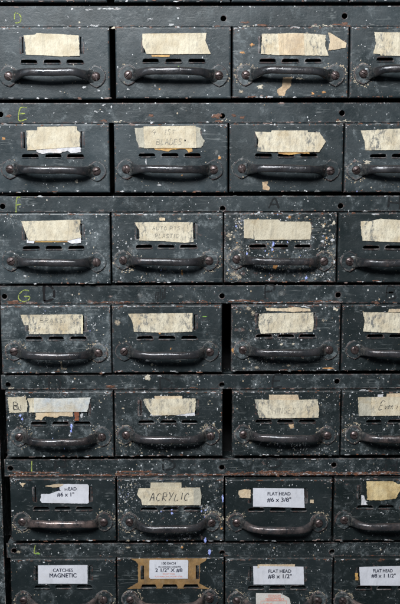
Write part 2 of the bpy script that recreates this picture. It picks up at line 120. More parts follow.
def paint_material(name, base_a, base_b):
    N = NT(name)
    oi = N.n('ShaderNodeObjectInfo'); sp = N.n('ShaderNodeSeparateColor'); N.t.links.new(oi.outputs['Color'], sp.inputs[0])
    speck, dust, wear = sp.outputs[0], sp.outputs[1], sp.outputs[2]; tone = oi.outputs['Alpha']
    n1 = N.noise(14, 6, .6); big = N.noise(55, 7, .68)
    col = N.mix(N.step(n1, .35, .65), base_a, base_b)
    col = N.mix(N.math('MULTIPLY', tone, 1.15, clamp=True), col, (0.0055, 0.0088, 0.0088))  # tone darkens lower rows: partly paint colour, partly light falloff put into the colour
    # rubbed, dusty patches
    cloud = N.step(N.noise(70, 8, .72, dist=.4), N.mixf(dust, .56, .40), N.mixf(dust, .72, .60))
    fine = N.step(N.noise(430, 8, .8), N.mixf(cloud, .60, .42), N.mixf(cloud, .72, .66))
    gd = N.math('ADD', N.math('MULTIPLY', fine, N.mixf(dust, .32, .85)), N.math('MULTIPLY', cloud, N.mixf(dust, .08, .20)), clamp=True)
    col = N.mix(gd, col, (0.150, 0.175, 0.185))
    # fine grit
    grit = N.step(N.noise(900, 2, .5), N.mixf(speck, .76, .64), N.mixf(speck, .82, .70))
    grit = N.math('MULTIPLY', grit, N.step(N.noise(60, 4, .6), .40, .60))
    col = N.mix(N.math('MULTIPLY', grit, .75), col, (0.30, 0.31, 0.30))
    # scratches in three directions
    for i, (rot, sc_) in enumerate((((0, .45, 0), 1), ((0, -1.1, 0), .8), ((0, .75, 0), 1.3))):
        v = N.mapped((14*sc_, 30, 190*sc_), rot, (i*3.1, 0, i*7.7))
        l = N.noise(1, 2, .5, vec=v)
        l = N.step(N.math('ABSOLUTE', N.math('SUBTRACT', l, .5)), .014, .003)
        msk = N.step(N.noise(34, 3, .6, vec=N.mapped((1, 1, 1), (0, 0, 0), (i*2.3, 1, 0))), N.mixf(dust, .62, .53), N.mixf(dust, .70, .62))
        col = N.mix(N.math('MULTIPLY', N.math('MULTIPLY', l, msk), .30), col, (0.26, 0.28, 0.28))
    # paint specks
    vo = N.voro(300, vec=N.mapped((1, 1, .8), (0, .5, 0))); sc2 = N.n('ShaderNodeSeparateColor'); N.t.links.new(vo.outputs['Color'], sc2.inputs[0])
    s1 = N.step(vo.outputs['Distance'], N.mixf(sc2.outputs[1], .14, .30), N.mixf(sc2.outputs[1], .07, .20))
    s1 = N.math('MULTIPLY', s1, N.math('GREATER_THAN', sc2.outputs[0], N.mixf(speck, .985, .62)))
    s1 = N.math('MULTIPLY', s1, N.step(N.noise(42, 3, .6, vec=N.mapped((1, 1, 1), loc=(5, 2, 8))), N.mixf(speck, .54, .42), N.mixf(speck, .60, .50)))
    col = N.mix(N.math('MULTIPLY', s1, .85), col, N.mix(N.step(sc2.outputs[2], .5, .9), (0.55, 0.57, 0.58), (0.42, 0.33, 0.22)))
    # worn edges: bare primer, rust and pale metal
    em = edge_mask(N, .0022, .01, .18)
    e1 = N.step(N.noise(130, 8, .75), N.mixf(wear, .58, .42), N.mixf(wear, .65, .49))
    ew = N.math('MULTIPLY', em, e1)
    wc = N.mix(N.step(N.noise(95, 5, .7), .45, .6), (0.13, 0.060, 0.048), (0.36, 0.33, 0.32))
    col = N.mix(N.math('MULTIPLY', ew, .85), col, wc)
    # dark reddish chips on the open face
    ch = N.step(N.noise(60, 8, .72, vec=N.mapped((1, 1, 1.6), (0, 0, 0), (4, 4, 4))), N.mixf(wear, .74, .60), N.mixf(wear, .76, .63))
    col = N.mix(N.math('MULTIPLY', ch, .75), col, N.mix(N.noise(300), (0.09, 0.045, 0.04), (0.16, 0.12, 0.11)))
    ro = N.step(big, .3, .75, .30, .56)
    ro = N.mixf(gd, ro, .75)
    h = N.math('ADD', N.math('MULTIPLY', N.noise(420, 3, .6), .35), N.math('MULTIPLY', big, 1.2))
    h = N.math('ADD', h, N.math('MULTIPLY', s1, 1.0)); h = N.math('SUBTRACT', h, N.math('MULTIPLY', ch, .5))
    h = N.math('ADD', h, N.math('MULTIPLY', N.noise(18, 2, .5), 3.0))
    return N.out(col, ro, N.bump(h, .55, .0006), 0.0, .34)

def paper_material(name, base, dark, smudge, band=True, rough=.7, wrinkle=1.0):
    N = NT(name)
    tc = N.n('ShaderNodeTexCoord').outputs['Object']; s = N.n('ShaderNodeSeparateXYZ'); N.t.links.new(tc, s.inputs[0])
    col = N.mix(N.step(N.noise(60, 5, .6), .35, .7), base, dark)
    fi = N.noise(1, 4, .6, vec=N.mapped((260, 260, 60)))
    col = N.mix(N.step(fi, .52, .75, 0, .28), col, tuple(c*.55 for c in dark))
    bandv = N.noise(1, 3, .6, vec=N.mapped((170, 1, 9), src=tc, loc=(3, 0, 0)))
    col = N.mix(N.step(bandv, .54, .60, 0, .30 if wrinkle > .5 else .06), col, tuple(c*.62 for c in base))
    col = N.mix(N.step(N.noise(34, 5, .65, vec=N.mapped((1, 1, 1.5), loc=(2, 7, 1))), .52, .72, 0, .55 if wrinkle > .5 else .12), col, (base[0]*.72, base[1]*.58, base[2]*.40))
    if smudge > 0:
        ax = N.math('ABSOLUTE', s.outputs[0])
        bd = N.math('MULTIPLY', N.step(ax, .012, .025), N.step(ax, .032, .028)) if band else 1.0
        sm = N.step(N.noise(1, 8, .78, vec=N.mapped((260, 150, 130))), .46, .68)
        sm = N.math('MULTIPLY', sm, N.math('ADD', N.math('MULTIPLY', bd, .8), N.step(oi_r(N), .9, 1.7, .18, .55))) if band else N.math('MULTIPLY', sm, .6)
        sm = N.math('MULTIPLY', sm, N.math('MULTIPLY', oi_r(N), smudge))
        col = N.mix(sm, col, (0.155, 0.155, 0.145))
    h = N.math('ADD', fi, N.math('MULTIPLY', N.noise(1, 5, .7, vec=N.mapped((200, 100, 90))), 3.0))
    return N.out(col, rough, N.bump(h, .8*wrinkle, .0008), 0.0, .3)
def oi_r(N):
    oi = N.n('ShaderNodeObjectInfo'); sp = N.n('ShaderNodeSeparateColor'); N.t.links.new(oi.outputs['Color'], sp.inputs[0]); return sp.outputs[0]

def flat_material(name, a, b=None, rough=.6, scale=200, metal=0.0):
    N = NT(name); b = b or tuple(c*.6 for c in a)
    return N.out(N.mix(N.step(N.noise(scale, 4, .6), .35, .65), a, b), rough, N.bump(N.noise(scale*2, 3), .3, .0003), metal, .4)

M = {}
M['paint'] = paint_material('dark_green_enamel', (0.042, 0.055, 0.062), (0.016, 0.024, 0.028))
M['interior'] = flat_material('dark_drawer_steel', (0.010, 0.011, 0.012), (0.006, 0.006, 0.007), .8, 60)
M['tape'] = paper_material('masking_tape', (0.59, 0.54, 0.42), (0.47, 0.405, 0.29), 1.0)
M['tape2'] = paper_material('masking_tape_end', (0.44, 0.415, 0.335), (0.33, 0.315, 0.26), 1.2, False)
M['tapeline'] = paper_material('masking_tape_edge', (0.66, 0.60, 0.42), (0.55, 0.50, 0.36), 0, False)
M['beige'] = paper_material('old_paper', (0.60, 0.49, 0.34), (0.42, 0.33, 0.23), .5, False)
M['beige2'] = paper_material('grey_beige_tape', (0.50, 0.455, 0.35), (0.42, 0.37, 0.27), .35, False)
M['white'] = paper_material('white_paper_scrap', (0.66, 0.66, 0.70), (0.45, 0.45, 0.46), .6, False)
M['card'] = paper_material('printed_card', (0.56, 0.57, 0.615), (0.48, 0.49, 0.53), .18, False, .45, .25)
M['redcard'] = paper_material('box_label', (0.54, 0.52, 0.49), (0.42, 0.40, 0.38), .2, False, .5, .4)
M['bluetape'] = paper_material('paint_stained_tape', (0.54, 0.53, 0.475), (0.41, 0.455, 0.49), .45, False)
M['yellow'] = paper_material('yellowed_paper', (0.62, 0.50, 0.28), (0.36, 0.26, 0.12), .6, False)
M['amber'] = flat_material('aged_glue', (0.50, 0.31, 0.10), (0.30, 0.16, 0.06), .5, 160)
M['rustpaper'] = flat_material('rust_stained_paper', (0.22, 0.07, 0.03), (0.12, 0.04, 0.02), .6, 300)
M['glue'] = flat_material('dried_glue', (0.52, 0.39, 0.25), (0.33, 0.23, 0.14), .6, 260)
M['adhesive'] = paper_material('dried_adhesive', (0.31, 0.19, 0.08), (0.15, 0.09, 0.04), .5, False, .5, .6)
M['grime'] = flat_material('grey_grime', (0.085, 0.09, 0.085), (0.025, 0.031, 0.032), .7, 330)
M['grime_pale'] = flat_material('pale_grime', (0.36, 0.32, 0.25), (0.05, 0.05, 0.045), .7, 380)
M['ink'] = flat_material('printed_ink', (0.02, 0.025, 0.05), None, .5)
M['pencil'] = flat_material('pencil', (0.20, 0.19, 0.165), (0.36, 0.33, 0.26), .6, 700)
M['pen'] = flat_material('dark_pen', (0.035, 0.035, 0.04), (0.14, 0.13, 0.11), .6, 700)
M['redink'] = flat_material('red_ink', (0.55, 0.16, 0.12), (0.60, 0.36, 0.30), .5, 600)
M['chalk'] = flat_material('yellow_chalk', (0.30, 0.36, 0.07), (0.10, 0.13, 0.05), .8, 700)
M['black'] = flat_material('black_marker', (0.002, 0.002, 0.003), (0.003, 0.003, 0.004), .9, 300)
M['faint'] = flat_material('faded_marker', (0.002, 0.003, 0.004), (0.007, 0.010, 0.012), .85, 500)
for nm, a, b in (('cream', (0.55, 0.50, 0.40), None), ('orange', (0.50, 0.25, 0.09), None), ('blue', (0.20, 0.25, 0.66), (0.36, 0.42, 0.66)), ('green', (0.22, 0.42, 0.08), None),
                 ('gray', (0.13, 0.14, 0.14), (0.05, 0.055, 0.055)), ('rust', (0.15, 0.062, 0.032), (0.055, 0.028, 0.020)), ('pink', (0.22, 0.17, 0.155), (0.10, 0.06, 0.05)),
                 ('beigespot', (0.42, 0.35, 0.25), (0.20, 0.17, 0.13)), ('whitespot', (0.52, 0.53, 0.54), (0.30, 0.31, 0.32))):
    M[nm] = flat_material('dried_paint_'+nm if nm not in ('rust',) else 'bare_rusty_steel', a, b, .5, 500)
SPOT = {'white': 'whitespot', 'beige': 'beigespot'}
def handle_material():
    N = NT('worn_handle_metal')
    oi = N.n('ShaderNodeObjectInfo'); sp = N.n('ShaderNodeSeparateColor'); N.t.links.new(oi.outputs['Color'], sp.inputs[0])
    wear, pale = sp.outputs[0], sp.outputs[1]
    g = N.n('ShaderNodeNewGeometry')
    base = N.mix(N.step(N.noise(35, 5, .6), .35, .65), (0.014, 0.018, 0.022), (0.046, 0.050, 0.056))
    r = N.step(N.noise(75, 8, .72), N.mixf(wear, .68, .50), N.mixf(wear, .74, .62))
    col = N.mix(N.math('MULTIPLY', r, .85), base, N.mix(N.noise(260, 4), (0.055, 0.032, 0.030), (0.13, 0.115, 0.112)))
    col = N.mix(N.math('MULTIPLY', N.step(pale, .3, .65, .12, 1.0), N.step(N.noise(110, 7, .7), .34, .66)), col, (0.22, 0.165, 0.15))
    em = edge_mask(N, .0016, .01, .16)
    e1 = N.math('MULTIPLY', em, N.step(N.noise(190, 6, .7), .40, .58))
    col = N.mix(N.math('MULTIPLY', e1, .7), col, (0.30, 0.29, 0.27))
    tc = N.n('ShaderNodeTexCoord').outputs['Object']; s3 = N.n('ShaderNodeSeparateXYZ'); N.t.links.new(tc, s3.inputs[0])
    end = N.step(N.math('ADD', N.math('ABSOLUTE', s3.outputs[0]), N.math('MULTIPLY', N.math('SUBTRACT', N.noise(140, 5, .7), .5), .016)), .032, .039)
    dn = N.step(N.noise(300, 7, .78), .42, .66)
    col = N.mix(N.math('MULTIPLY', end, .9), col, N.mix(N.math('MULTIPLY', dn, N.mixf(pale, .35, .95)), (0.020, 0.028, 0.032), (0.30, 0.28, 0.25)))
    sk = N.step(N.noise(620, 2), N.mixf(sp.outputs[2], .76, .64), N.mixf(sp.outputs[2], .80, .69))
    col = N.mix(N.math('MULTIPLY', sk, .6), col, (0.40, 0.40, 0.40))
    ro = N.step(N.noise(120, 6, .7), .35, .65, .16, .36)
    h = N.math('ADD', N.noise(220, 5, .65), N.math('MULTIPLY', N.noise(70, 2), 1.5))
    h = N.math('ADD', h, N.math('MULTIPLY', N.step(N.noise(170, 4, .6), .55, .62), .5))
    return N.out(col, ro, N.bump(h, .32, .0005), .45, .6)
M['handle'] = handle_material()
def screw_material():
    N = NT('old_screw_steel')
    col = N.mix(N.step(N.noise(260, 5, .7), .4, .6), (0.105, 0.080, 0.078), (0.038, 0.027, 0.026))
    col = N.mix(N.step(N.noise(500, 3), .60, .70, 0, .5), col, (0.30, 0.24, 0.22))
    return N.out(col, .33, N.bump(N.noise(500, 3), .5, .0003), .6, .5)
M['screw'] = screw_material()

# ---------------------------------------------------------------- mesh helpers
rng = random.Random(11)
def finish(name, bm, mats, parent=None, smooth=False, loc=None):
    me = bpy.data.meshes.new(name); bm.normal_update(); bm.to_mesh(me); bm.free()
    for mt in (mats if isinstance(mats, (list, tuple)) else [mats]): me.materials.append(mt)
    if smooth:
        for p in me.polygons: p.use_smooth = True
    o = bpy.data.objects.new(name, me); COL.objects.link(o)
    if parent: o.parent = parent
    if loc: o.location = loc
    return o
def empty(name, loc, label, cat, group=None):
    o = bpy.data.objects.new(name, None); COL.objects.link(o); o.location = loc; o.empty_display_size = .02
    o['label'] = label; o['category'] = cat
    if group: o['group'] = group
    return o
def box(bm, x0, x1, y0, y1, z0, z1, mi=0):
    v = [bm.verts.new((x, y, z)) for x in (x0, x1) for y in (y0, y1) for z in (z0, z1)]
    for f in ((0, 1, 3, 2), (4, 6, 7, 5), (0, 4, 5, 1), (2, 3, 7, 6), (0, 2, 6, 4), (1, 5, 7, 3)):
        bm.faces.new([v[i] for i in f]).material_index = mi
def plate(outer, holes, y_front, y_back, bev=0.0, seg=2, inner=None):
    """flat sheet with real openings, given thickness and bevelled rims (coordinates x, z in metres)"""
    bm = bmesh.new(); es = []
    for loop in [outer]+list(holes):
        vs = [bm.verts.new((x, y_front, z)) for x, z in loop]
        es += [bm.edges.new((vs[i], vs[(i+1) % len(vs)])) for i in range(len(vs))]
    bmesh.ops.triangle_fill(bm, use_beauty=True, use_dissolve=False, edges=es, normal=(0, -1, 0))
    bm.normal_update()
    for f in bm.faces:
        if f.normal.y > 0: f.normal_flip()
    r = bmesh.ops.extrude_face_region(bm, geom=bm.faces[:])
    bmesh.ops.translate(bm, vec=(0, y_back-y_front, 0), verts=[g for g in r['geom'] if isinstance(g, bmesh.types.BMVert)])
    bmesh.ops.recalc_face_normals(bm, faces=bm.faces[:])
    if bev:
        be = [e for e in bm.edges if len(e.link_faces) == 2 and e.calc_face_angle() > .6 and all(v.co.y < y_front+1e-6 for v in e.verts)]
        if inner is not None:
            xs = [p[0] for p in outer]; zs_ = [p[1] for p in outer]
            rim = lambda v: min(abs(v.co.x-min(xs)), abs(v.co.x-max(xs)), abs(v.co.z-min(zs_)), abs(v.co.z-max(zs_))) < 1e-6
            ins = [e for e in be if not all(rim(v) for v in e.verts)]
            bmesh.ops.bevel(bm, geom=ins, offset=inner, segments=2, affect='EDGES', profile=.6)
            be = [e for e in bm.edges if len(e.link_faces) == 2 and e.calc_face_angle() > .6 and all(v.co.y < y_front+1e-6 and rim(v) for v in e.verts)]
        bmesh.ops.bevel(bm, geom=be, offset=bev, segments=seg, affect='EDGES', profile=.6)
    return bm
def rect(x0, x1, z0, z1): return [(x0, z0), (x1, z0), (x1, z1), (x0, z1)]
def circle(cx, cz, r, n=20): return [(cx+r*math.cos(2*math.pi*i/n), cz+r*math.sin(2*math.pi*i/n)) for i in range(n)]
AVOID = []
def blob(bm, x, z, y, rx, rz, mi, h=.00018, n=None):
    for q in AVOID:
        if q[0]-.0004 < x < q[1]+.0004 and q[2]-.0004 < z < q[3]+.0004: return
    h *= rng.uniform(.6, 1.7); y -= rng.random()*.00003
    n = n or (7 if max(rx, rz) < .0012 else 14); a0 = rng.random()*6.28
    ring = []
    for i in range(n):
        a = a0+2*math.pi*i/n; k = rng.uniform(.5, 1.3)
        ring.append(bm.verts.new((x+rx*k*math.cos(a), y, z+rz*k*math.sin(a))))
    inner = [bm.verts.new((x+(v.co.x-x)*.75, y-h, z+(v.co.z-z)*.75)) for v in ring]
    for i in range(n):
        j = (i+1) % n
        bm.faces.new((ring[i], ring[j], inner[j], inner[i])).material_index = mi
    bm.faces.new(inner).material_index = mi
def specks(bm, x0, x1, z0, z1, y, n, slots, smin=.00016, smax=.0007):
    cl = [(rng.uniform(x0, x1), rng.uniform(z0, z1), rng.uniform(.003, .012)) for _ in range(max(2, int((x1-x0)*60)))]
    lean = rng.uniform(-.5, .5)
    for _ in range(n):
        if rng.random() < .6:
            c = rng.choice(cl); x = c[0]+rng.gauss(0, c[2]); z = c[1]+rng.gauss(0, c[2]*.8)
        else: x = rng.uniform(x0, x1); z = rng.uniform(z0, z1)
        if not (x0 < x < x1 and z0 < z < z1): continue
        r = smin+(smax-smin)*rng.random()**3.6; mi = slots[0] if rng.random() < .6 else rng.choice(slots)
        if rng.random() < .25:      # short runs and wiped flecks
            for q in range(3): blob(bm, x+lean*q*r*.8, z-q*r*.8, y, r*.7, r*.8, mi, .0001)
        else: blob(bm, x, z, y, r*rng.uniform(.6, 1.5), r*rng.uniform(.6, 1.4), mi, .0001)
def smudge(bm, x, z, y, rx, rz, mi, n=None):
    for _ in range(n or int(10+14e6*rx*rz)):
        a = rng.uniform(0, 6.28); q = abs(rng.gauss(0, .5))
        blob(bm, x+rx*q*math.cos(a), z+rz*q*math.sin(a), y, rng.uniform(.0002, .0008)*(1.3-min(q, 1)), rng.uniform(.0002, .0007)*(1.3-min(q, 1)), mi if rng.random() < .8 else 5, .0001, 8)
def chips(bm, x0, x1, z, y, n, slots, spread=.0009):
    """ragged flakes along a line"""
    x = x0
    for _ in range(n):
        xx = rng.uniform(x0, x1); w = rng.uniform(.0006, .0042)*rng.random()
        blob(bm, xx, z+rng.gauss(0, spread), y, w+.0003, rng.uniform(.00025, .0009), rng.choice(slots), .0001, 9)
PAL = [M['paint'], M['whitespot'], M['cream'], M['orange'], M['blue'], M['gray'], M['rust'], M['pink'], M['beigespot'], M['green']]
PI_ = {'white': 1, 'cream': 2, 'orange': 3, 'blue': 4, 'gray': 5, 'rust': 6, 'pink': 7, 'beige': 8, 'green': 9}

def ragged(pts, jag, seed):
    rr = random.Random(seed); out = []
    n = len(pts)
    for i in range(n):
        a, b = pts[i], pts[(i+1) % n]; L = math.hypot(b[0]-a[0], b[1]-a[1]); k = max(1, int(L/.0013))
        ux, uz = (b[0]-a[0])/L, (b[1]-a[1])/L; steep = abs(uz) > .6
        j = jag*(1.0 if steep else .45)
        for q in range(k):
            t = q/k; d = rr.gauss(0, j*.55) if q else 0; d = max(-1.6*j, min(1.6*j, d))
            out.append((a[0]+(b[0]-a[0])*t-uz*d, a[1]+(b[1]-a[1])*t+ux*d))
    return out

STROKES = {
 'A': [[(0, 0), (.5, 1), (1, 0)], [(.2, .38), (.8, .38)]], 'B': [[(0, 0), (0, 1), (.7, .95), (.75, .6), (0, .52), (.85, .45), (.9, .08), (0, 0)]],
 'C': [[(.95, .85), (.6, 1), (.15, .75), (.05, .35), (.3, .02), (.9, .1)]], 'D': [[(0, 0), (0, 1), (.55, .95), (.95, .6), (.85, .15), (.4, 0), (0, 0)]],
 'E': [[(.9, 1), (.1, 1), (0, 0), (.9, .04)], [(.05, .52), (.7, .55)]], 'F': [[(0, 0), (.08, 1), (1, 1)], [(.05, .52), (.7, .55)]],
 'G': [[(.9, .9), (.5, 1), (.1, .65), (.08, .25), (.45, 0), (.85, .12), (.9, .42), (.5, .42)]], 'H': [[(0, 0), (0, 1)], [(1, 0), (1, 1)], [(0, .5), (1, .5)]],
 'P': [[(.05, 0), (.05, 1), (.8, .95), (.85, .6), (.1, .5)]], 'R': [[(0, 0), (.1, 1), (.8, .95), (.8, .6), (.1, .5), (.9, 0)]],
 'Y': [[(0, 1), (.45, .5)], [(1, 1), (.2, 0)]], 'L': [[(.2, 1), (0, .02), (.9, .08)]], 'I': [[(.5, 1), (.45, 0)]], 'S': [[(.9, .9), (.3, 1), (.1, .7), (.8, .4), (.75, .05), (.05, .05)]],
 'T': [[(0, 1), (1, .98)], [(.5, 1), (.45, 0)]], 'U': [[(0, 1), (.05, .1), (.5, 0), (.9, .15), (1, 1)]], '1': [[(.3, .8), (.6, 1), (.5, 0)]], '4': [[(.5, 1), (0, .4), (1, .45)], [(.7, .7), (.65, 0)]],
 '7': [[(0, .9), (.2, 1), (1, .95), (.35, 0)]], 'l': [[(.5, 1), (.5, 0)]], 'M': [[(0, 0), (.1, 1), (.5, .3), (.9, 1), (1, 0)]], 'N': [[(0, 0), (.05, 1), (.95, 0), (1, 1)]],
 'O': [[(.5, 1), (.05, .6), (.2, .05), (.7, 0), (1, .5), (.5, 1)]], 'W': [[(0, 1), (.25, 0), (.5, .6), (.75, 0), (1, 1)]], 'X': [[(0, 1), (1, 0)], [(1, 1), (0, 0)]],
 'e': [[(.1, .3), (.8, .4), (.6, .6), (.2, .5), (.15, .1), (.8, .1)]], 'n': [[(.1, .55), (.1, 0)], [(.1, .4), (.6, .55), (.85, 0)]], 'i': [[(.5, .55), (.4, 0)]], 'v': [[(.1, .55), (.4, 0), (.9, .55)]],
 'o': [[(.5, .55), (.1, .25), (.4, 0), (.85, .25), (.5, .55)]], 'r': [[(.2, .55), (.15, 0)], [(.2, .35), (.8, .55)]],
 '#': [[(.1, .1), (.12, .95)], [(.3, .02), (.32, 1)], [(.5, .1), (.5, .98)], [(.72, 0), (.7, 1)], [(.9, .1), (.88, .9)]]}
def ribbon(bm, pts, y, w, mi=0, rr=rng):
    """brush stroke: smooth polyline turned into a thin raised ribbon"""
    P = [Vector(p) for p in pts]; Q = []
    for i in range(len(P)-1):
        p0 = P[max(i-1, 0)]; p1 = P[i]; p2 = P[i+1]; p3 = P[min(i+2, len(P)-1)]
        for k in range(5):
            t = k/5; Q.append(.5*((2*p1)+(p2-p0)*t+(2*p0-5*p1+4*p2-p3)*t*t+(3*p1-p0-3*p2+p3)*t**3))
    Q.append(P[-1]); prev = None
    for i, q in enumerate(Q):
        d = (Q[min(i+1, len(Q)-1)]-Q[max(i-1, 0)]); d = d.normalized() if d.length else Vector((1, 0)); n = Vector((-d.y, d.x))
        ww = w*rr.uniform(.30, .62)
        cur = (bm.verts.new((q.x+n.x*ww, y, q.y+n.y*ww)), bm.verts.new((q.x-n.x*ww, y, q.y-n.y*ww)))
        if prev and rr.random() > .09: bm.faces.new((prev[0], cur[0], cur[1], prev[1])).material_index = mi
        prev = cur
def handwriting(text, x, z, h, w, gap, y, stroke, slant=.15, seed=1):
    bm = bmesh.new(); rr = random.Random(seed); cx = x; lay = 0
    for ch in text:
        if ch in STROKES:
            hh = h*rr.uniform(.9, 1.08); ww = w*(.35 if ch in 'Il1' else 1)
            for st in STROKES[ch]:
                lay += 1
                ribbon(bm, [(cx+px*ww+slant*pz*hh+rr.gauss(0, .02)*w, z+pz*hh+rr.gauss(0, .015)*h) for px, pz in st], y-lay*.000002, stroke, 0, rr)
            cx += ww+gap
        else: cx += w*.8
    return bm
def printed(text, cx, cz, size, y, width=None):
    cu = bpy.data.curves.new('txt', 'FONT'); cu.body = text; cu.size = size; cu.align_x = 'CENTER'; cu.align_y = 'CENTER'; cu.resolution_u = 3; cu.offset = 0
    o = bpy.data.objects.new('txt', cu); COL.objects.link(o)
    bpy.context.view_layer.update()
    me = bpy.data.meshes.new_from_object(o.evaluated_get(bpy.context.evaluated_depsgraph_get()))
    bm = bmesh.new(); bm.from_mesh(me); bpy.data.objects.remove(o); bpy.data.curves.remove(cu); bpy.data.meshes.remove(me)
    xs = [v.co.x for v in bm.verts]; wd_ = max(xs)-min(xs); k = (width/wd_) if width else 1; mid = (max(xs)+min(xs))/2
    for v in bm.verts: v.co = Vector((cx+(v.co.x-mid)*k, y, cz+v.co.y))
    d1 = bm.copy(); d2 = bm.copy()
    for v in d1.verts: v.co.x += size*.045; v.co.y -= .00002
    for v in d2.verts: v.co.x += size*.02; v.co.z += size*.03; v.co.y -= .00001
    return join(bm, d1, d2)
def join(*bms):
    out = bmesh.new()
    for b in bms:
        me = bpy.data.meshes.new('tmp'); b.to_mesh(me); b.free(); out.from_mesh(me); bpy.data.meshes.remove(me)
    return out
# ---------------------------------------------------------------- the cabinet (things top-level, parts below)
Z0, Z1 = .40, 1.225
XL, XR = -.2315, .2435
cabinet = empty('drawer_cabinet', (0, 0, Z0), 'old dark green steel hardware cabinet whose numbered rails hold seven rows of small drawers', 'cabinet')
cabinet['label'] = 'old dark green steel cabinet with lettered rails framing all the rows of small drawers'
def cpart(name, bm, mats, parent=cabinet, smooth=False, col=None):
    for v in bm.verts: v.co.z -= Z0
    o = finish(name, bm, mats, parent, smooth)
    if col: o.color = col
    return o
# rails
hole_x = {}
for j in (0, 1, 2, 3, 4, 5, 6, 7, 8):
    if 1 <= j <= 7:
        _, z0, z1 = RAILS[j-1]; z0 *= MM; z1 *= MM
    else: z0, z1 = ((1.1880, 1.2065) if j == 0 else (.4430, .4610))
    xl = RAIL_LEFT.get(j, -231.0)*MM if j not in (4,) else -.2295
    hl = []
    for hx, hz in HOLES.get(j, []): hl.append(circle(hx*MM, hz*MM, .0027))
    hl.append(circle(.2395-.003, (z0+z1)/2, .0027))
    bm = plate(rect(xl, XR, z0, z1), hl, 0.0, .0016, .0005, 2)
    AVOID[:] = [(q[10][0], q[0][0], q[15][1], q[5][1]) for q in hl]
    # returned top and bottom flanges
    box(bm, xl+.001, XR-.001, .0018, .030, z1-.0016, z1-.0004); box(bm, xl+.001, XR-.001, .0018, .012, z0+.0004, z0+.0016)
    lo = j/7
    specks(bm, xl+.002, .236, z0+.001, z1-.001, -.00002, int(40+330*lo**1.4) if j < 7 else 300, (1, 5, 5, 8, 1), .00018, .00065)
    if j in RAIL_MARKS:
        for x, z, rx, rz, c in RAIL_MARKS[j]:
            if rx > 8:
                for _ in range(int(rx*(5 if j == 6 else 2.4))):
                    blob(bm, (x+rng.uniform(-rx, rx))*MM, min(max((z+rng.gauss(0, rz*.45))*MM, z0+.0006), z1-.0006), -.00002, rng.uniform(.0005, .0045)*rng.random()+.0003, rng.uniform(.00015, .0006), PI_[c] if rng.random() < .8 else rng.choice((1, 6, 7)), .0001, 9)
            elif c in ('white', 'cream') and rx/max(rz, .1) > 2.2:
                for _ in range(int(3+rx*2)):
                    blob(bm, (x+rng.uniform(-rx, rx))*MM, (z+rng.gauss(0, rz*.4))*MM, -.00002, rng.uniform(.0003, .0013), rng.uniform(.0002, .0006), PI_[c], .0001, 9)
            elif c in ('gray', 'beige', 'pink'): smudge(bm, x*MM, z*MM, -.00002, rx*MM, rz*MM, PI_[c])
            else: blob(bm, x*MM, z*MM, -.00002, rx*MM, rz*MM, PI_[c])
    chips(bm, xl+.002, .236, z0+.0008, -.00002, (26, 30, 24, 30, 60, 45, 90, 40, 10)[j], (6, 6, 7, 5) if j > 3 else (7, 5, 1, 6), .0005)
    chips(bm, xl+.002, .236, z1-.0007, -.00002, 22, (1, 5, 5, 7), .0004)
    AVOID.clear()
    rail = cpart('rail', bm, PAL, col=(.15+.7*lo, .45+.25*lo, .5+.3*lo, .12+.55*lo))  # lower rails toned darker, partly own colour, partly painted-in weaker light
    for ch, x, z, h, w, mat in GLYPHS:
        if abs(z*MM-(z0+z1)/2) < .012:
            bg_ = handwriting(ch, (x-w/2)*MM, (z-h/2)*MM, h*MM, w*MM, 0, -.00022, {'chalk': .0011, 'black': .0026, 'faint': .0021 if ch != '#' else .0017}[mat], .05, int(abs(x)*7+z))
            for v in bg_.verts: v.co.z -= Z0
            finish('chalk_letter' if mat == 'chalk' else 'marker_letter', bg_, M[mat], rail)
# side posts, back, top, base, and horizontal runner sheets
bm = bmesh.new(); box(bm, -.262, -.2358, .004, .31, Z0, Z1)
specks(bm, -.244, -.2362, Z0, Z1, .00395, 500, (1, 5, 8), .0002, .0007)
cpart('side_panel', bm, PAL, col=(.7, .8, .6, .7))
bm = bmesh.new(); box(bm, .2450, .262, .004, .31, Z0, Z1); cpart('side_panel', bm, PAL, col=(.4, .5, .4, .6))
bm = bmesh.new(); box(bm, -.2357, .2449, .305, .309, Z0, Z1); cpart('back_panel', bm, M['interior'])
bm = bmesh.new(); box(bm, -.262, .262, -.002, .31, Z1+.0005, Z1+.016); cpart('top_panel', bm, PAL, col=(.3, .5, .5, .2))
bm = bmesh.new(); box(bm, -.262, .262, .002, .31, Z0-.03, Z0-.0005); cpart('base', bm, PAL, col=(.3, .5, .5, .7))
for j in range(7):
    z = RAILS[j][2]*MM
    bm = bmesh.new(); box(bm, -.2356, .2448, .031, .304, z-.0030, z-.0020); cpart('runner_shelf', bm, M['interior'])

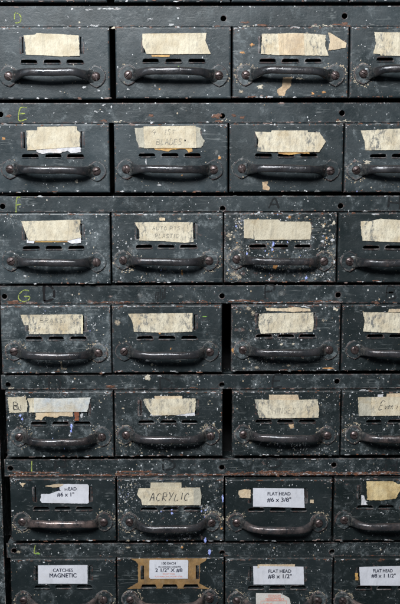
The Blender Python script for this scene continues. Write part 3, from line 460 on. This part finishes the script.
# ---------------------------------------------------------------- shared drawer hardware
def handle_bm(half, lift, r):
    """one pressed pull: flat pointed flanges that turn forward into a rounded grip"""
    bm = bmesh.new()
    path = [(-half+.0005, -.0018, 0, .0048, .0004), (-half+.0026, -.0021, 0, .0060, .0006), (-half+.0048, -.0027, 0, .0062, .0009), (-half+.0066, -.0040, .04, .0057, .0014), (-half+.0084, -.0066, .12, .0051, .0021),
            (-half+.0108, -.0096, .3, .0048, .0028), (-half+.0138, -.0134, .55, .0042, .0030), (-half+.0180, -.0162, .85, .0039, .0031), (-half+.0240, -.0176, 1, .0038, .0031), (-half+.033, -.0184, 1, .0039, .0032), (0, -.0188, 1, .0040, .0032)]
    path += [(-x, y, l, w, t) for x, y, l, w, t in path[-2::-1]]
    n = 14; rings = []
    for i, (x, y, l, w, t) in enumerate(path):
        a = Vector(path[max(i-1, 0)][:2]); b = Vector(path[min(i+1, len(path)-1)][:2]); d = (b-a).normalized(); nn = Vector((d.y, -d.x))
        wob = r.gauss(0, .00025) if 4 < i < len(path)-5 else 0
        ring = []
        for k in range(n):
            an = 2*math.pi*k/n; c, s = math.cos(an), math.sin(an)
            c = math.copysign(abs(c)**.85, c); s = math.copysign(abs(s)**.85, s)
            ring.append(bm.verts.new((x+nn.x*t*s, y+nn.y*t*s+wob, l*lift+w*c)))
        rings.append(ring)
    for i in range(len(rings)-1):
        for k in range(n): bm.faces.new((rings[i][k], rings[i][(k+1) % n], rings[i+1][(k+1) % n], rings[i+1][k]))
    bm.faces.new(rings[0]); bm.faces.new(rings[-1][::-1])
    bmesh.ops.subdivide_edges(bm, edges=[e for e in bm.edges], cuts=1, use_grid_fill=True, smooth=.6)
    bmesh.ops.recalc_face_normals(bm, faces=bm.faces[:])
    off = Vector((r.uniform(0, 50), 0, 0)); bend = r.uniform(-.0011, .0011); sk = r.uniform(-.0009, .0009)
    for v in bm.verts:
        k = max(0.0, 1-(abs(v.co.x)/half)**2); p = v.co*160+off
        v.co += Vector((0, mnoise.noise(p)*.0003, mnoise.noise(p+Vector((9, 9, 9)))*.0003))*min(1, k*4)
        v.co.z += k*(bend+sk*v.co.x/half)+mnoise.noise(v.co*38+off)*.0007*k; v.co.y += mnoise.noise(v.co*30+off*2)*.0012*k
    for f in bm.faces: f.smooth = True
    return bm
def flange_bm(sx, r, ring=0):
    pts = [(0, .0122), (.0042, .0104), (.0080, .0078), (.0104, .0042), (.0110, 0), (.0104, -.0042), (.0080, -.0078), (.0042, -.0104), (0, -.0122),
           (-.0050, -.0104), (-.0092, -.0072), (-.0116, -.0036), (-.0122, 0), (-.0116, .0036), (-.0092, .0072), (-.0050, .0104)]
    a = r.uniform(-.12, .12); ca, sa = math.cos(a), math.sin(a); kz = r.uniform(.95, 1.03)
    P = [((x*ca-z*sa)*-sx*.80, (x*sa+z*ca)*kz*.88) for x, z in pts]
    bm = plate(P, [], -.0021, 0, .0011, 3)
    n = len(P); aw = rng.uniform(0, 6.28); ks = [(rng.uniform(.955, .985), rng.uniform(1.01, 1.07)) for _ in P]
    for i in range(n):
        if rng.random() < (.42, .2, .1)[ring]+.4*(1-math.cos(2*math.pi*i/n-aw))/2: continue
        j = (i+1) % n; mi = rng.choice((5, 5, 8)) if ring else 5
        v = [bm.verts.new((P[q][0]*k, -.00008-.00003*(i % 2)+(0 if k > 1 else -.0001), P[q][1]*k)) for q, k in ((i, ks[i][1]*1.01), (j, ks[j][1]*1.01), (j, .99), (i, .99))]
        f = bm.faces.new(v); f.material_index = mi
        v = [bm.verts.new((P[q][0]*k, -.00195-.00003*(i % 2), P[q][1]*k)) for q, k in ((i, .89), (j, .89), (j, ks[j][0]-.12), (i, ks[i][0]-.12))]
        f = bm.faces.new(v); f.material_index = mi
    for _ in range((8, 26, 60)[ring]):
        i = rng.randrange(len(P)); p, q = P[i], P[(i+1) % len(P)]; t = rng.random(); k = rng.choice((.86, .84, .80, 1.03, 1.04))
        blob(bm, (p[0]+(q[0]-p[0])*t)*k, (p[1]+(q[1]-p[1])*t)*k, -.00206 if k < 1 else -.00012, rng.uniform(.0002, .0009), rng.uniform(.0002, .0008), rng.choice((5, 5, 8, 7)), .0001, 7)
    return bm
def screw_mesh():
    R_ = .0045; out = []
    for sgn in (1, -1):
        b = bmesh.new(); prof = [(R_, 0), (R_*.97, .0008), (R_*.85, .0016), (R_*.6, .0022), (R_*.3, .0025), (0, .0026)]; n = 24; rings = []
        for r_, h in prof[:-1]: rings.append([b.verts.new((r_*math.cos(2*math.pi*i/n), -h, r_*math.sin(2*math.pi*i/n))) for i in range(n)])
        top = b.verts.new((0, -prof[-1][1], 0))
        for i in range(len(rings)-1):
            for k in range(n): b.faces.new((rings[i][k], rings[i][(k+1) % n], rings[i+1][(k+1) % n], rings[i+1][k]))
        for k in range(n): b.faces.new((rings[-1][k], rings[-1][(k+1) % n], top))
        r = bmesh.ops.bisect_plane(b, geom=b.verts[:]+b.edges[:]+b.faces[:], plane_co=(0, 0, sgn*.00055), plane_no=(0, 0, sgn), clear_inner=True)
        ce = [e for e in r['geom_cut'] if isinstance(e, bmesh.types.BMEdge)]
        bv = bmesh.ops.extrude_edge_only(b, edges=ce)
        for g in bv['geom']:
            if isinstance(g, bmesh.types.BMVert): g.co.y = -.0006
        bmesh.ops.recalc_face_normals(b, faces=b.faces[:]); out.append(b)
    b = bmesh.new(); n = 24
    b.faces.new([b.verts.new((R_*.98*math.cos(-2*math.pi*i/n), -.0007, R_*.98*math.sin(-2*math.pi*i/n))) for i in range(n)]); out.append(b)
    bm = join(*out); me = bpy.data.meshes.new('screw'); bm.to_mesh(me); bm.free(); me.materials.append(M['screw']); return me
SCREW = screw_mesh()
def tab_mesh(vertical):
    """lip of a pressed card-holder slot, standing a little proud of the drawer face"""
    bm = bmesh.new(); w = .0088 if not vertical else .0080; n = 8
    prof = [(0, -.0029), (-.0004, -.0027), (-.0009, -.0020), (-.0011, -.0014), (-.0008, -.0010), (-.0002, -.0010)] if not vertical else [(0, -.0019), (-.0003, -.0016), (-.00055, -.0006), (-.00045, .0006), (-.0002, .0008), (.0004, 0)]
    rows = []
    for i in range(n+1):
        t = -1+2*i/n; k = 1 if abs(t) < .8 else .45
        rows.append([bm.verts.new((t*w, y*k, z*(.6+.4*k))) for y, z in prof])
    for i in range(n):
        for q in range(len(prof)-1): bm.faces.new((rows[i][q], rows[i+1][q], rows[i+1][q+1], rows[i][q+1]))
    for rw in (rows[0], rows[-1]): bm.faces.new(rw)
    bmesh.ops.recalc_face_normals(bm, faces=bm.faces[:])
    me = bpy.data.meshes.new('card_slot'); bm.to_mesh(me); bm.free(); me.materials.append(M['paint']); return me
TAB_H, TAB_V = tab_mesh(False), tab_mesh(True)

# ---------------------------------------------------------------- per-drawer looks: speck, dust, wear, tone (part paint colour, part dimmer light low down) | speck count | handle wear, pale | ring
LOOK = {
 (1,1): (.20,.30,.35,.05, 50,.50,.00,0), (1,2): (.15,.30,.30,.10, 40,.45,.00,0), (1,3): (.45,.70,.70,.25, 120,.35,.05,1), (1,4): (.25,.45,.50,.30, 60,.30,.15,1),
 (2,1): (.25,.40,.35,.05, 60,.60,.00,0), (2,2): (.30,.40,.35,.10, 70,.60,.00,0), (2,3): (.18,.35,.40,.40, 40,.40,.05,0), (2,4): (.40,.60,.60,.35, 90,.30,.15,1),
 (3,1): (.35,.75,.45,.15, 90,.55,.00,0), (3,2): (.45,.65,.60,.30, 130,.65,.00,1), (3,3): (.80,.75,.90,.50, 330,.55,.00,2), (3,4): (.18,.30,.40,.60, 40,.60,.10,0),
 (4,1): (.50,.90,.65,.25, 140,.60,.15,1), (4,2): (.30,.45,.50,.45, 80,.60,.10,0), (4,3): (.60,.70,.85,.55, 170,.40,.10,0), (4,4): (.35,.40,.50,.65, 80,.55,.15,0),
 (5,1): (.55,.75,.60,.50, 150,.45,.15,1), (5,2): (.70,.60,.60,.60, 190,.35,.10,1), (5,3): (.65,.45,.60,.65, 200,.30,.10,1), (5,4): (.70,.45,.55,.65, 170,.45,.20,1),
 (6,1): (.20,.35,.40,.60, 40,.90,.60,1), (6,2): (.80,.60,.70,.60, 280,.25,.05,1), (6,3): (.15,.25,.35,.65, 40,.85,.15,1), (6,4): (.35,.45,.50,.75, 90,.60,.10,0),
 (7,1): (.15,.35,.40,.60, 30,.50,.45,1), (7,2): (.30,.35,.50,.70, 60,.40,.30,1), (7,3): (.40,.45,.45,.65, 90,.40,.30,1), (7,4): (.25,.35,.45,.75, 50,.50,.35,1)}
LABELS = {
 (1,1): 'grey green drawer with wide blank tape label, directly below the chalk letter D',
 (1,2): 'drawer with plain tape label and a thin amber glue strip under its lower edge',
 (1,3): 'scuffed drawer with brown glue stain under the handle and torn beige scrap',
 (1,4): 'drawer right of the one with the torn beige scrap, at the right edge',
 (2,1): 'drawer with stepped tape label over ragged white paper, below the chalk letter E',
 (2,2): 'drawer whose tape label reads 4 1ST BLADES in faint pencil',
 (2,3): 'drawer with arrow pointed tape label and a cream blob below its handle',
 (2,4): 'drawer with ragged tape label, right of the one with the arrow pointed label',
 (3,1): 'dusty drawer with slanted tape label, directly below the chalk letter F',
 (3,2): 'drawer with two faint lines of writing ending in PLASTIC on its label',
 (3,3): 'heavily paint splattered drawer with plain grey beige label and blue drips',
 (3,4): 'clean dark drawer with tape label, right of the heavily splattered drawer',
 (4,1): 'dusty scratched drawer with smudged label, directly below the chalk letter G',
 (4,2): 'drawer with smudged label flared at its left end, left of wide black gap',
 (4,3): 'drawer with cream spots and tan scraps above its tape label',
 (4,4): 'drawer right of the one with cream spots and tan scraps, at right edge',
 (5,1): 'drawer with pale blue stained tape label beside a dark smeared beige square',
 (5,2): 'white speckled drawer with short torn label, directly above the ACRYLIC drawer',
 (5,3): 'speckled drawer with second beige strip above its label, cream chip below',
 (5,4): 'speckled drawer with faint cursive handwriting on its label at right edge',
 (6,1): 'drawer with torn white card reading 6 x 1 and a pale rusty handle',
 (6,2): 'blue spattered drawer with tape label reading ACRYLIC in pencil',
 (6,3): 'dark clean drawer with white printed card FLAT HEAD 6 x 3/8',
 (6,4): 'dark drawer with yellowed torn blank label at the right edge',
 (7,1): 'drawer with white printed card CATCHES MAGNETIC at bottom left',
 (7,2): 'drawer with white card amid a sheet of brown dried adhesive',
 (7,3): 'drawer with white printed card above a second label printed in red',
 (7,4): 'drawer with white card FLAT HEAD 8 x 1 1/2 at bottom right'}
ANG = {}
def build_drawer(key, d, look, label, full=True):
    sp_, du, we, to, nsp, hw, hp, ring = look
    x0, x1, z0, z1 = [v*MM for v in d['r']]; sl = [v*MM for v in d['s']]
    cx = (sl[0]+sl[2])/2; sz = (sl[1]+sl[3])/2; half = (sl[2]-sl[0])/2; tilt = math.atan2(sl[3]-sl[1], sl[2]-sl[0])
    if 1 <= key[0] <= 5: z1 = RAILS[key[0]-1][1]*MM-.0005
    root = empty('drawer', (cx, 0, z0), label, 'drawer', 'small drawers filling the cabinet')
    r = random.Random(hash(key) & 0xffff)
    Xa, Xb, Zt, S_ = x0-cx, x1-cx, z1-z0, sz-z0
    YF = -.006
    # slots
    zs = S_+.0142; zv = S_+.0300
    hs = []
    for xc in (-.0228, 0, .0228):
        ja, jb, jc, jd, je = [r.uniform(-.0005, .0005) for _ in range(5)]
        hs.append([(xc-.0084+ja, zs-.0018+jc*.5), (xc+.0084+jb, zs-.0018+jd*.5), (xc+.0078+jb, zs+.0010+je*.4), (xc+.0062+jb, zs+.0017+je*.4), (xc-.0062+ja, zs+.0017+jc*.4), (xc-.0078+ja, zs+.0010+jc*.4)])
    hs += [rect(sx*.0297-.0015, sx*.0297+.0015, zv-.0080+r.uniform(-.0005, .0005), zv+.0078+r.uniform(-.0006, .0006)) for sx in (-1, 1)]
    bm = plate(rect(Xa, Xb, 0, Zt), hs, YF, .0012, .0025, 5, .0004)
    AVOID[:] = [(min(p[0] for p in q), max(p[0] for p in q), min(p[1] for p in q), max(p[1] for p in q)) for q in hs]
    y = YF-.00002
    slots = (1, 1, 2, 5, 8) if key[0] < 3 else ((1, 1, 1, 4, 2, 8) if key in ((6,2),(5,1),(3,3),(4,1)) else (1, 1, 5, 2, 8))
    hzn = [(Xa+.002, Xb-.002, .002, Zt-.002)]
    specks(bm, Xa+.0015, Xb-.0015, .0015, Zt-.0015, y, int(nsp*(.7 if key[0] < 3 else 1.7)), slots, .0002, .00085)
    chips(bm, Xa+.002, Xb-.002, Zt-.0012, y, int(10+40*we), (1, 5, 7, 6), .0006)
    chips(bm, Xa+.002, Xb-.002, .0012, y, int(6+22*we), (1, 5, 7, 6), .0005)
    for _ in range(int(6+22*we)):
        blob(bm, (Xa if r.random() < .5 else Xb)*1.0 and (Xa+.0012 if r.random() < .5 else Xb-.0012), rng.uniform(.002, Zt-.002), y, .0004, rng.uniform(.0003, .0014), rng.choice((5, 6, 7)), .0001, 8)
    if nsp >= 150:      # larger splashes, thick towards the sides
        for _ in range(int((nsp-60)*(.45 if key == (3,3) else .14))):
            sd = rng.choice((-1, 1)); xx = sd*(Xb-.003-abs(rng.gauss(0, .011)))
            if abs(xx) < abs(Xb)-.002: smudge(bm, xx, rng.uniform(.003, Zt-.004), y, rng.uniform(.0008, .0026), rng.uniform(.0006, .0022), rng.choice((8, 5, 5, 2)), rng.randrange(3, 10))
            blob(bm, rng.uniform(Xa+.003, Xb-.003), rng.uniform(.003, Zt-.004), y, rng.uniform(.0004, .0011), rng.uniform(.0004, .0011), rng.choice((1, 1, 2, 8, 3 if key == (3,3) else 1)), .0002)
    for cxn in (Xa+.003, Xb-.003):
        for _ in range(int(r.uniform(2, 10)+22*we*r.random())):
            blob(bm, min(max(cxn+rng.gauss(0, .004), Xa+.001), Xb-.001), Zt-.0014-abs(rng.gauss(0, .0016)), y, rng.uniform(.0002, .0011), rng.uniform(.0002, .0007), rng.choice((5, 7, 1, 6)), .0001, 8)
    for _ in range(int(6+60*du*r.random())):      # rubbing below the grip
        xx = rng.gauss(0, .020); zz = S_-.013+rng.gauss(0, .004)
        if abs(xx) < .05 and zz > .002: blob(bm, xx, zz, y, rng.uniform(.0002, .0009), rng.uniform(.00015, .0005), rng.choice((5, 5, 8)), .00008, 7)
    for sx in (-1, 1):      # flakes gathered round the handle flanges
        aw = rng.uniform(0, 6.28)
        for _ in range((10, 40, 110)[ring]):
            a = rng.gauss(aw, .9); q = rng.gauss(.0115, .0012 if ring < 2 else .003)
            xx = sx*half+q*math.cos(a)
            if Xa+.001 < xx < Xb-.001: blob(bm, xx, S_+q*.97*math.sin(a), y, rng.uniform(.0002, .0011), rng.uniform(.0002, .0008), (5, 8, 5)[ring] if rng.random() < .7 else 8, .0001, 8)
    for x, z, rx, rz, c in d['M']:
        if c in ('gray', 'beige') and rx > 1.4: smudge(bm, x*MM-cx, z*MM-z0, y, rx*MM, rz*MM, PI_[c]); continue
        if c == 'blue': rx *= .8; rz *= .85
        blob(bm, x*MM-cx, z*MM-z0, YF-.00001, rx*MM, rz*MM, PI_[c], .0003)
        if c == 'blue' and rz > 1.8: blob(bm, x*MM-cx+.0002, z*MM-z0-rz*MM*.8, YF-.00012, rx*MM*.6, rz*MM*.5, 4, .0004)
    AVOID.clear()
    fr = finish('front', bm, PAL, root); fr.color = (sp_, du, we, to)
    # tray behind the front
    bm = bmesh.new(); yb = .285
    box(bm, Xa+.003, Xa+.004, .0013, yb, .002, Zt-.006); box(bm, Xb-.004, Xb-.003, .0013, yb, .002, Zt-.006)
    box(bm, Xa+.0041, Xb-.0041, .0013, yb, .002, .003); box(bm, Xa+.0041, Xb-.0041, yb-.001, yb, .0031, Zt-.006)
    finish('tray', bm, M['interior'], root)
    for xc in (-.0228, 0, .0228):
        o = bpy.data.objects.new('card_slot', TAB_H); COL.objects.link(o); o.parent = root; o.location = (xc+r.uniform(-.0003, .0003), YF, zs-.0004); o.rotation_euler = (r.uniform(-.15, .2), r.uniform(-.02, .02), 0); o.color = (sp_, du, .8, to)
    for sx in (-1, 1):
        o = bpy.data.objects.new('card_slot', TAB_V); COL.objects.link(o); o.parent = root; o.location = (sx*.0297+(.0012 if sx > 0 else -.0012), YF, zv); o.color = (sp_, du, .8, to)
        o.rotation_euler = (0, math.pi/2*sx, 0)
    # labels
    n = 0
    for kind, lay, jag, pts in d['L']:
        P = [(x*MM, z*MM) for x, z in pts]
        lx = cx; yy = YF-.0008-lay*.0005-n*.00003
        hol = []
        bmp = plate([(x-cx, z-z0-zv) for x, z in ragged(P, jag*MM, n+key[0]*17+key[1]*5)], [], yy, yy+.00035, 0)
        nm = {'card': 'printed_card', 'redcard': 'box_label', 'white': 'paper_scrap', 'beige': 'paper_scrap', 'beige2': 'tape_strip', 'amber': 'glue_remains', 'glue': 'glue_stain', 'rustpaper': 'paper_scrap', 'yellow': 'paper_label', 'tape2': 'tape_end', 'tapeline': 'tape_end'}.get(kind, 'tape_label')
        if kind not in ('glue', 'amber'):
            xs = [v.co.x for v in bmp.verts]; zs_l = [v.co.z for v in bmp.verts]; xa_, xb_, za_, zb_ = min(xs), max(xs), min(zs_l), max(zs_l)
            q = xa_+.0031
            while q < xb_-.001: bmesh.ops.bisect_plane(bmp, geom=bmp.verts[:]+bmp.edges[:]+bmp.faces[:], plane_co=(q, 0, 0), plane_no=(1, 0, .05)); q += .0033
            q = za_+.0030
            while q < zb_-.001: bmesh.ops.bisect_plane(bmp, geom=bmp.verts[:]+bmp.edges[:]+bmp.faces[:], plane_co=(0, 0, q), plane_no=(0, 0, 1)); q += .0036
            of = Vector((r.uniform(0, 90), 0, 0)); stiff = .35 if kind in ('card', 'redcard') else 1
            for v in bmp.verts:
                e = max(0, 1-min(v.co.x-xa_, xb_-v.co.x)/.007)**2+.5*max(0, 1-min(v.co.z-za_, zb_-v.co.z)/.004)**2
                v.co.y -= stiff*(.00026*(1+mnoise.noise(v.co*120+of))*.5+e*.0007*max(0, mnoise.noise(v.co*70+of)+.25))
        if kind in ('glue',):
            for v in bmp.verts: v.co.y += .0006
        o = finish(nm, bmp, M[kind], root, loc=(0, 0, zv)); o.color = (SM.get(key, .8), .5, .5, 1)
        if nm in ('tape_label', 'printed_card', 'box_label'): d['main'] = o; d['yy'] = yy
        if kind in ('tape', 'card', 'redcard') : d[kind] = (o, yy)
        n += 1
    # handle
    lift = (.0012, .0036, .0006, .0009, .0001, -.0001, -.0011, -.0011)[key[0]] if key != (6,1) else .0048
    ring_m = (M['grime'], M['grime_pale'])[1 if ring == 2 or key in ((5,4),(5,2),(6,2)) else 0]
    h = finish('handle', handle_bm(half, lift, r), M['handle'], root, loc=(0, YF-.0001, S_)); h.color = (min(1, hw+r.uniform(-.2, .2)), min(1, hp+(.05*key[0] if key[0] > 2 else 0)), sp_, 1); h.rotation_euler = (0, -tilt, 0)
    for sx in (-1, 1):
        fl = finish('flange', flange_bm(sx, r, ring), PAL, h, loc=(sx*half, 0, 0)); fl.color = (sp_, min(1, du+.15), 1.0 if ring else .8, to*.8)
        s = bpy.data.objects.new('screw', SCREW); COL.objects.link(s); s.parent = h
        s.location = (sx*half, -.0020, 0); s.rotation_euler = (0, r.uniform(-.9, .9) if r.random() < .8 else 1.3, 0)
    return root, cx, z0, zv, YF
SM = {(1,1): .55, (1,2): .6, (1,3): 1.3, (1,4): 1.3, (2,1): 1.0, (2,2): .5, (2,3): 1.3, (2,4): 1.6, (3,1): 1.1, (3,2): 1.2, (3,3): .9, (3,4): 1.3, (4,1): 1.9, (4,2): 1.7, (4,3): 1.5, (4,4): 1.6,
      (5,1): .9, (5,2): 1.5, (5,3): 1.4, (5,4): .9, (6,1): .6, (6,2): .6, (6,3): .5, (6,4): .9, (7,1): .5, (7,2): .4, (7,3): .6, (7,4): .5}
INFO = {}
for k in sorted(DRAWERS):
    INFO[k] = build_drawer(k, DRAWERS[k], LOOK[k], LABELS[k])
# the row cut by the top edge of the picture
for i, (xa, xb) in enumerate(((-228, -114), (-107, 7), (8.4, 123), (124.4, 238))):
    d = dict(r=(xa, xb, 1114.8, 1185.5), s=(xa+15, 1137.5, xb-14, 1137.5), L=[('tape', 0, .3, [(xa+27, 1158), (xa+86, 1158), (xa+86, 1178), (xa+27, 1178)])], M=[])
    build_drawer((0, i+1), d, (.25, .4, .4, .15, 50, .5, 0, 0), ('drawer cut off by the top edge above the chalk letter D, leftmost of its row',
        'drawer cut off by the top edge, above the plain label with the amber strip', 'drawer cut off by the top edge, above the drawer with the torn beige scrap', 'drawer cut off by the top edge at the right corner of the photo')[i])

# ---------------------------------------------------------------- writing
def write(key, bm, mat, kind='tape', name='writing', sub=None):
    root, cx, z0, zv, YF = INFO[key]; o, yy = DRAWERS[key][kind]
    for v in bm.verts: v.co.x -= cx; v.co.z -= z0+zv; v.co.y += yy-.00045 if kind not in ('card', 'redcard') else yy-.00022
    return finish(name, bm, M[mat], o)
def bbox(key, kind):
    ps = [p for q in DRAWERS[key]['L'] if q[0] == kind for p in q[3]]
    return min(p[0] for p in ps)*MM, max(p[0] for p in ps)*MM, min(p[1] for p in ps)*MM, max(p[1] for p in ps)*MM
def card(key, l1, l2, w1, w2, dx1=0, dx2=0, s1=.0052, s2=.0062, f1=.30, f2=.66):
    a, b, c, d_ = bbox(key, 'card'); w = b-a; h = d_-c; mx = (a+b)/2
    write(key, join(printed(l1, mx+dx1*w, d_-h*f1, s1, 0, w*w1), printed(l2, mx+dx2*w, d_-h*f2, s2, 0, w*w2)), 'ink', 'card')
card((6,3), 'FLAT HEAD', '#6 x 3/8"', .44, .46, 0, 0, .0053, .0066, .30, .60)
card((7,1), 'CATCHES', 'MAGNETIC', .40, .54, 0, 0, .0053, .0066, .28, .56)
card((7,3), 'FLAT HEAD', '#8 x 1/2"', .44, .46, .02, .02, .0053, .0066, .28, .56)
a, b, c, d_ = bbox((7,4), 'card')
write((7,4), join(printed('FLAT HEAD', a+.0255, d_-.0055, .0053, 0, .021), printed('#8 x 1 1/2"', a+.0262, d_-.0112, .0062, 0, .026)), 'ink', 'card')
a, b, c, d_ = bbox((6,1), 'card')
write((6,1), join(printed('EAD', a+.0345, d_-.0055, .0053, 0, .0085), printed('FL   H', a+.0235, d_-.0062, .0042, 0, .011), printed('#6 x 1"', a+.0270, d_-.0118, .0062, 0, .0180)), 'ink', 'card')
a, b, c, d_ = bbox((7,2), 'card'); mx = (a+b)/2; h = d_-c
write((7,2), join(printed('100 EACH', mx, d_-h*.19, .0040, 0, .0150), printed('FH WOOD SCREWS', mx+.001, d_-h*.38, .0027, 0, .0240), printed('2 1/2" X #8', mx, d_-h*.55, .0058, 0, .0290)), 'ink', 'card')
write((7,2), join(printed('SLOTTED', mx, d_-h*.74, .0027, 0, .013), printed('FLAT HEAD ZINC PLATED STEEL', mx, d_-h*.88, .0019, 0, .030)), 'redink', 'card', 'red_writing')
# red printed frames of the box label below the last card
a, b, c, d_ = bbox((7,3), 'redcard'); bmr = bmesh.new()
def frame(bm, x0, x1, z0, z1, w):
    box(bm, x0, x1, -.00004, 0, z1-w, z1); box(bm, x0, x1, -.00004, 0, z0, z0+w); box(bm, x0, x0+w, -.00004, 0, z0+w, z1-w); box(bm, x1-w, x1, -.00004, 0, z0+w, z1-w)
frame(bmr, a+.0135, a+.0265, d_-.0055, d_-.0020, .0004); frame(bmr, a+.0100, a+.0300, d_-.0084, d_-.0060, .0004); frame(bmr, a+.005, a+.033, d_-.020, d_-.0088, .0005)
write((7,3), bmr, 'redink', 'redcard', 'printed_frame')
write((7,3), join(printed('SCREWS', a+.020, d_-.0038, .0026, 0, .011), printed('BRIGHT STEEL', a+.020, d_-.0072, .0020, 0, .017), printed('100 pcs', a+.019, d_-.0135, .0050, 0, .022)), 'redink', 'redcard', 'red_writing')
# handwriting
a, b, c, d_ = bbox((6,2), 'tape'); write((6,2), handwriting('ACRYLIC', a+.0135, c+.0052, .0088, .0044, .0021, -.00005, .00075, .18, 5), 'pen')
a, b, c, d_ = bbox((2,2), 'tape'); write((2,2), join(handwriting('4', a+.0075, d_-.0085, .0048, .0046, .002, -.00005, .0005, .2, 2), handwriting('1ST', a+.021, d_-.0085, .0048, .0030, .0014, -.00005, .0005, .2, 3), handwriting('BLADES', a+.0125, c+.0035, .0056, .0030, .0014, -.00005, .0006, .15, 4)), 'pencil')
bd = bmesh.new(); blob(bd, a+.0415, c+.0078, -.00005, .0011, .0011, 0, .00008); write((2,2), bd, 'black', 'tape', 'ink_dot')
a, b, c, d_ = bbox((3,2), 'tape'); write((3,2), join(handwriting('AUTO PTS', a+.018, d_-.0080, .0036, .0026, .0013, -.00005, .0006, .1, 7), handwriting('PLASTIC', a+.0205, c+.0052, .0042, .0025, .0013, -.00005, .0007, .1, 8)), 'pencil')
a, b, c, d_ = bbox((4,3), 'tape'); write((4,3), join(handwriting('100', a+.026, d_-.0070, .0042, .0026, .0014, -.00005, .0005, .2, 9), handwriting('S', a+.010, d_-.0080, .0042, .0030, .001, -.00005, .0006, .3, 10)), 'pencil')
a, b, c, d_ = bbox((4,1), 'tape'); write((4,1), handwriting('BRASS', a+.020, d_-.0085, .0042, .0034, .0016, -.00005, .0006, .1, 12), 'pencil')
a, b, c, d_ = bbox((5,3), 'tape'); write((5,3), handwriting('HINGES', a+.0145, c+.0055, .0060, .0032, .0014, -.00005, .0006, .1, 14), 'pencil')
a, b, c, d_ = bbox((5,4), 'tape'); write((5,4), join(handwriting('E', a+.0215, c+.0070, .0080, .0042, .001, -.00005, .0006, .35, 15), handwriting('ven i l', a+.0275, c+.0075, .0066, .0026, .0006, -.00005, .0005, .3, 16)), 'pen')
# dark smears on the left tape square of the blue stained drawer
root, cx, z0, zv, YF = INFO[(5,1)]; q = [p for p in DRAWERS[(5,1)]['L'] if p[0] == 'beige2'][0][3]
a = min(p[0] for p in q)*MM; c = min(p[1] for p in q)*MM
for o in root.children:
    if o.name.startswith('tape_strip'):
        bs = join(handwriting('2B', a+.0022, c+.0035, .0085, .0050, .0022, -.00005, .0009, 0, 21), handwriting('N', a+.0065, c+.0025, .0050, .0070, .002, -.00005, .0007, 0, 22))
        ymin = min(v.co.y for v in o.data.vertices)
        for v in bs.verts: v.co.x -= cx; v.co.z -= z0+zv; v.co.y += ymin-.00002
        finish('writing', bs, M['pen'], o)
# brown adhesive sheet with openings over the slots
root, cx, z0, zv, YF = INFO[(7,2)]; S_ = (DRAWERS[(7,2)]['s'][1]+DRAWERS[(7,2)]['s'][3])/2*MM-z0
P = ragged([(x*MM-cx, min(z*MM-z0, (DRAWERS[(7,2)]['r'][3]*MM-z0)-.0010)) for x, z in ADHESIVE], .0003, 5)
hs = [[(xc-.0088, S_+.0122), (xc+.0088, S_+.0122), (xc+.0070, S_+.0164), (xc-.0070, S_+.0164)] for xc in (-.0228, 0, .0228)]
hs += [rect(sx*.0297-.0019, sx*.0297+.0019, zv-.0080, zv+.0080) for sx in (-1, 1)]
finish('dried_adhesive', plate(P, hs, YF-.0003, YF-.00005, 0), M['adhesive'], root)
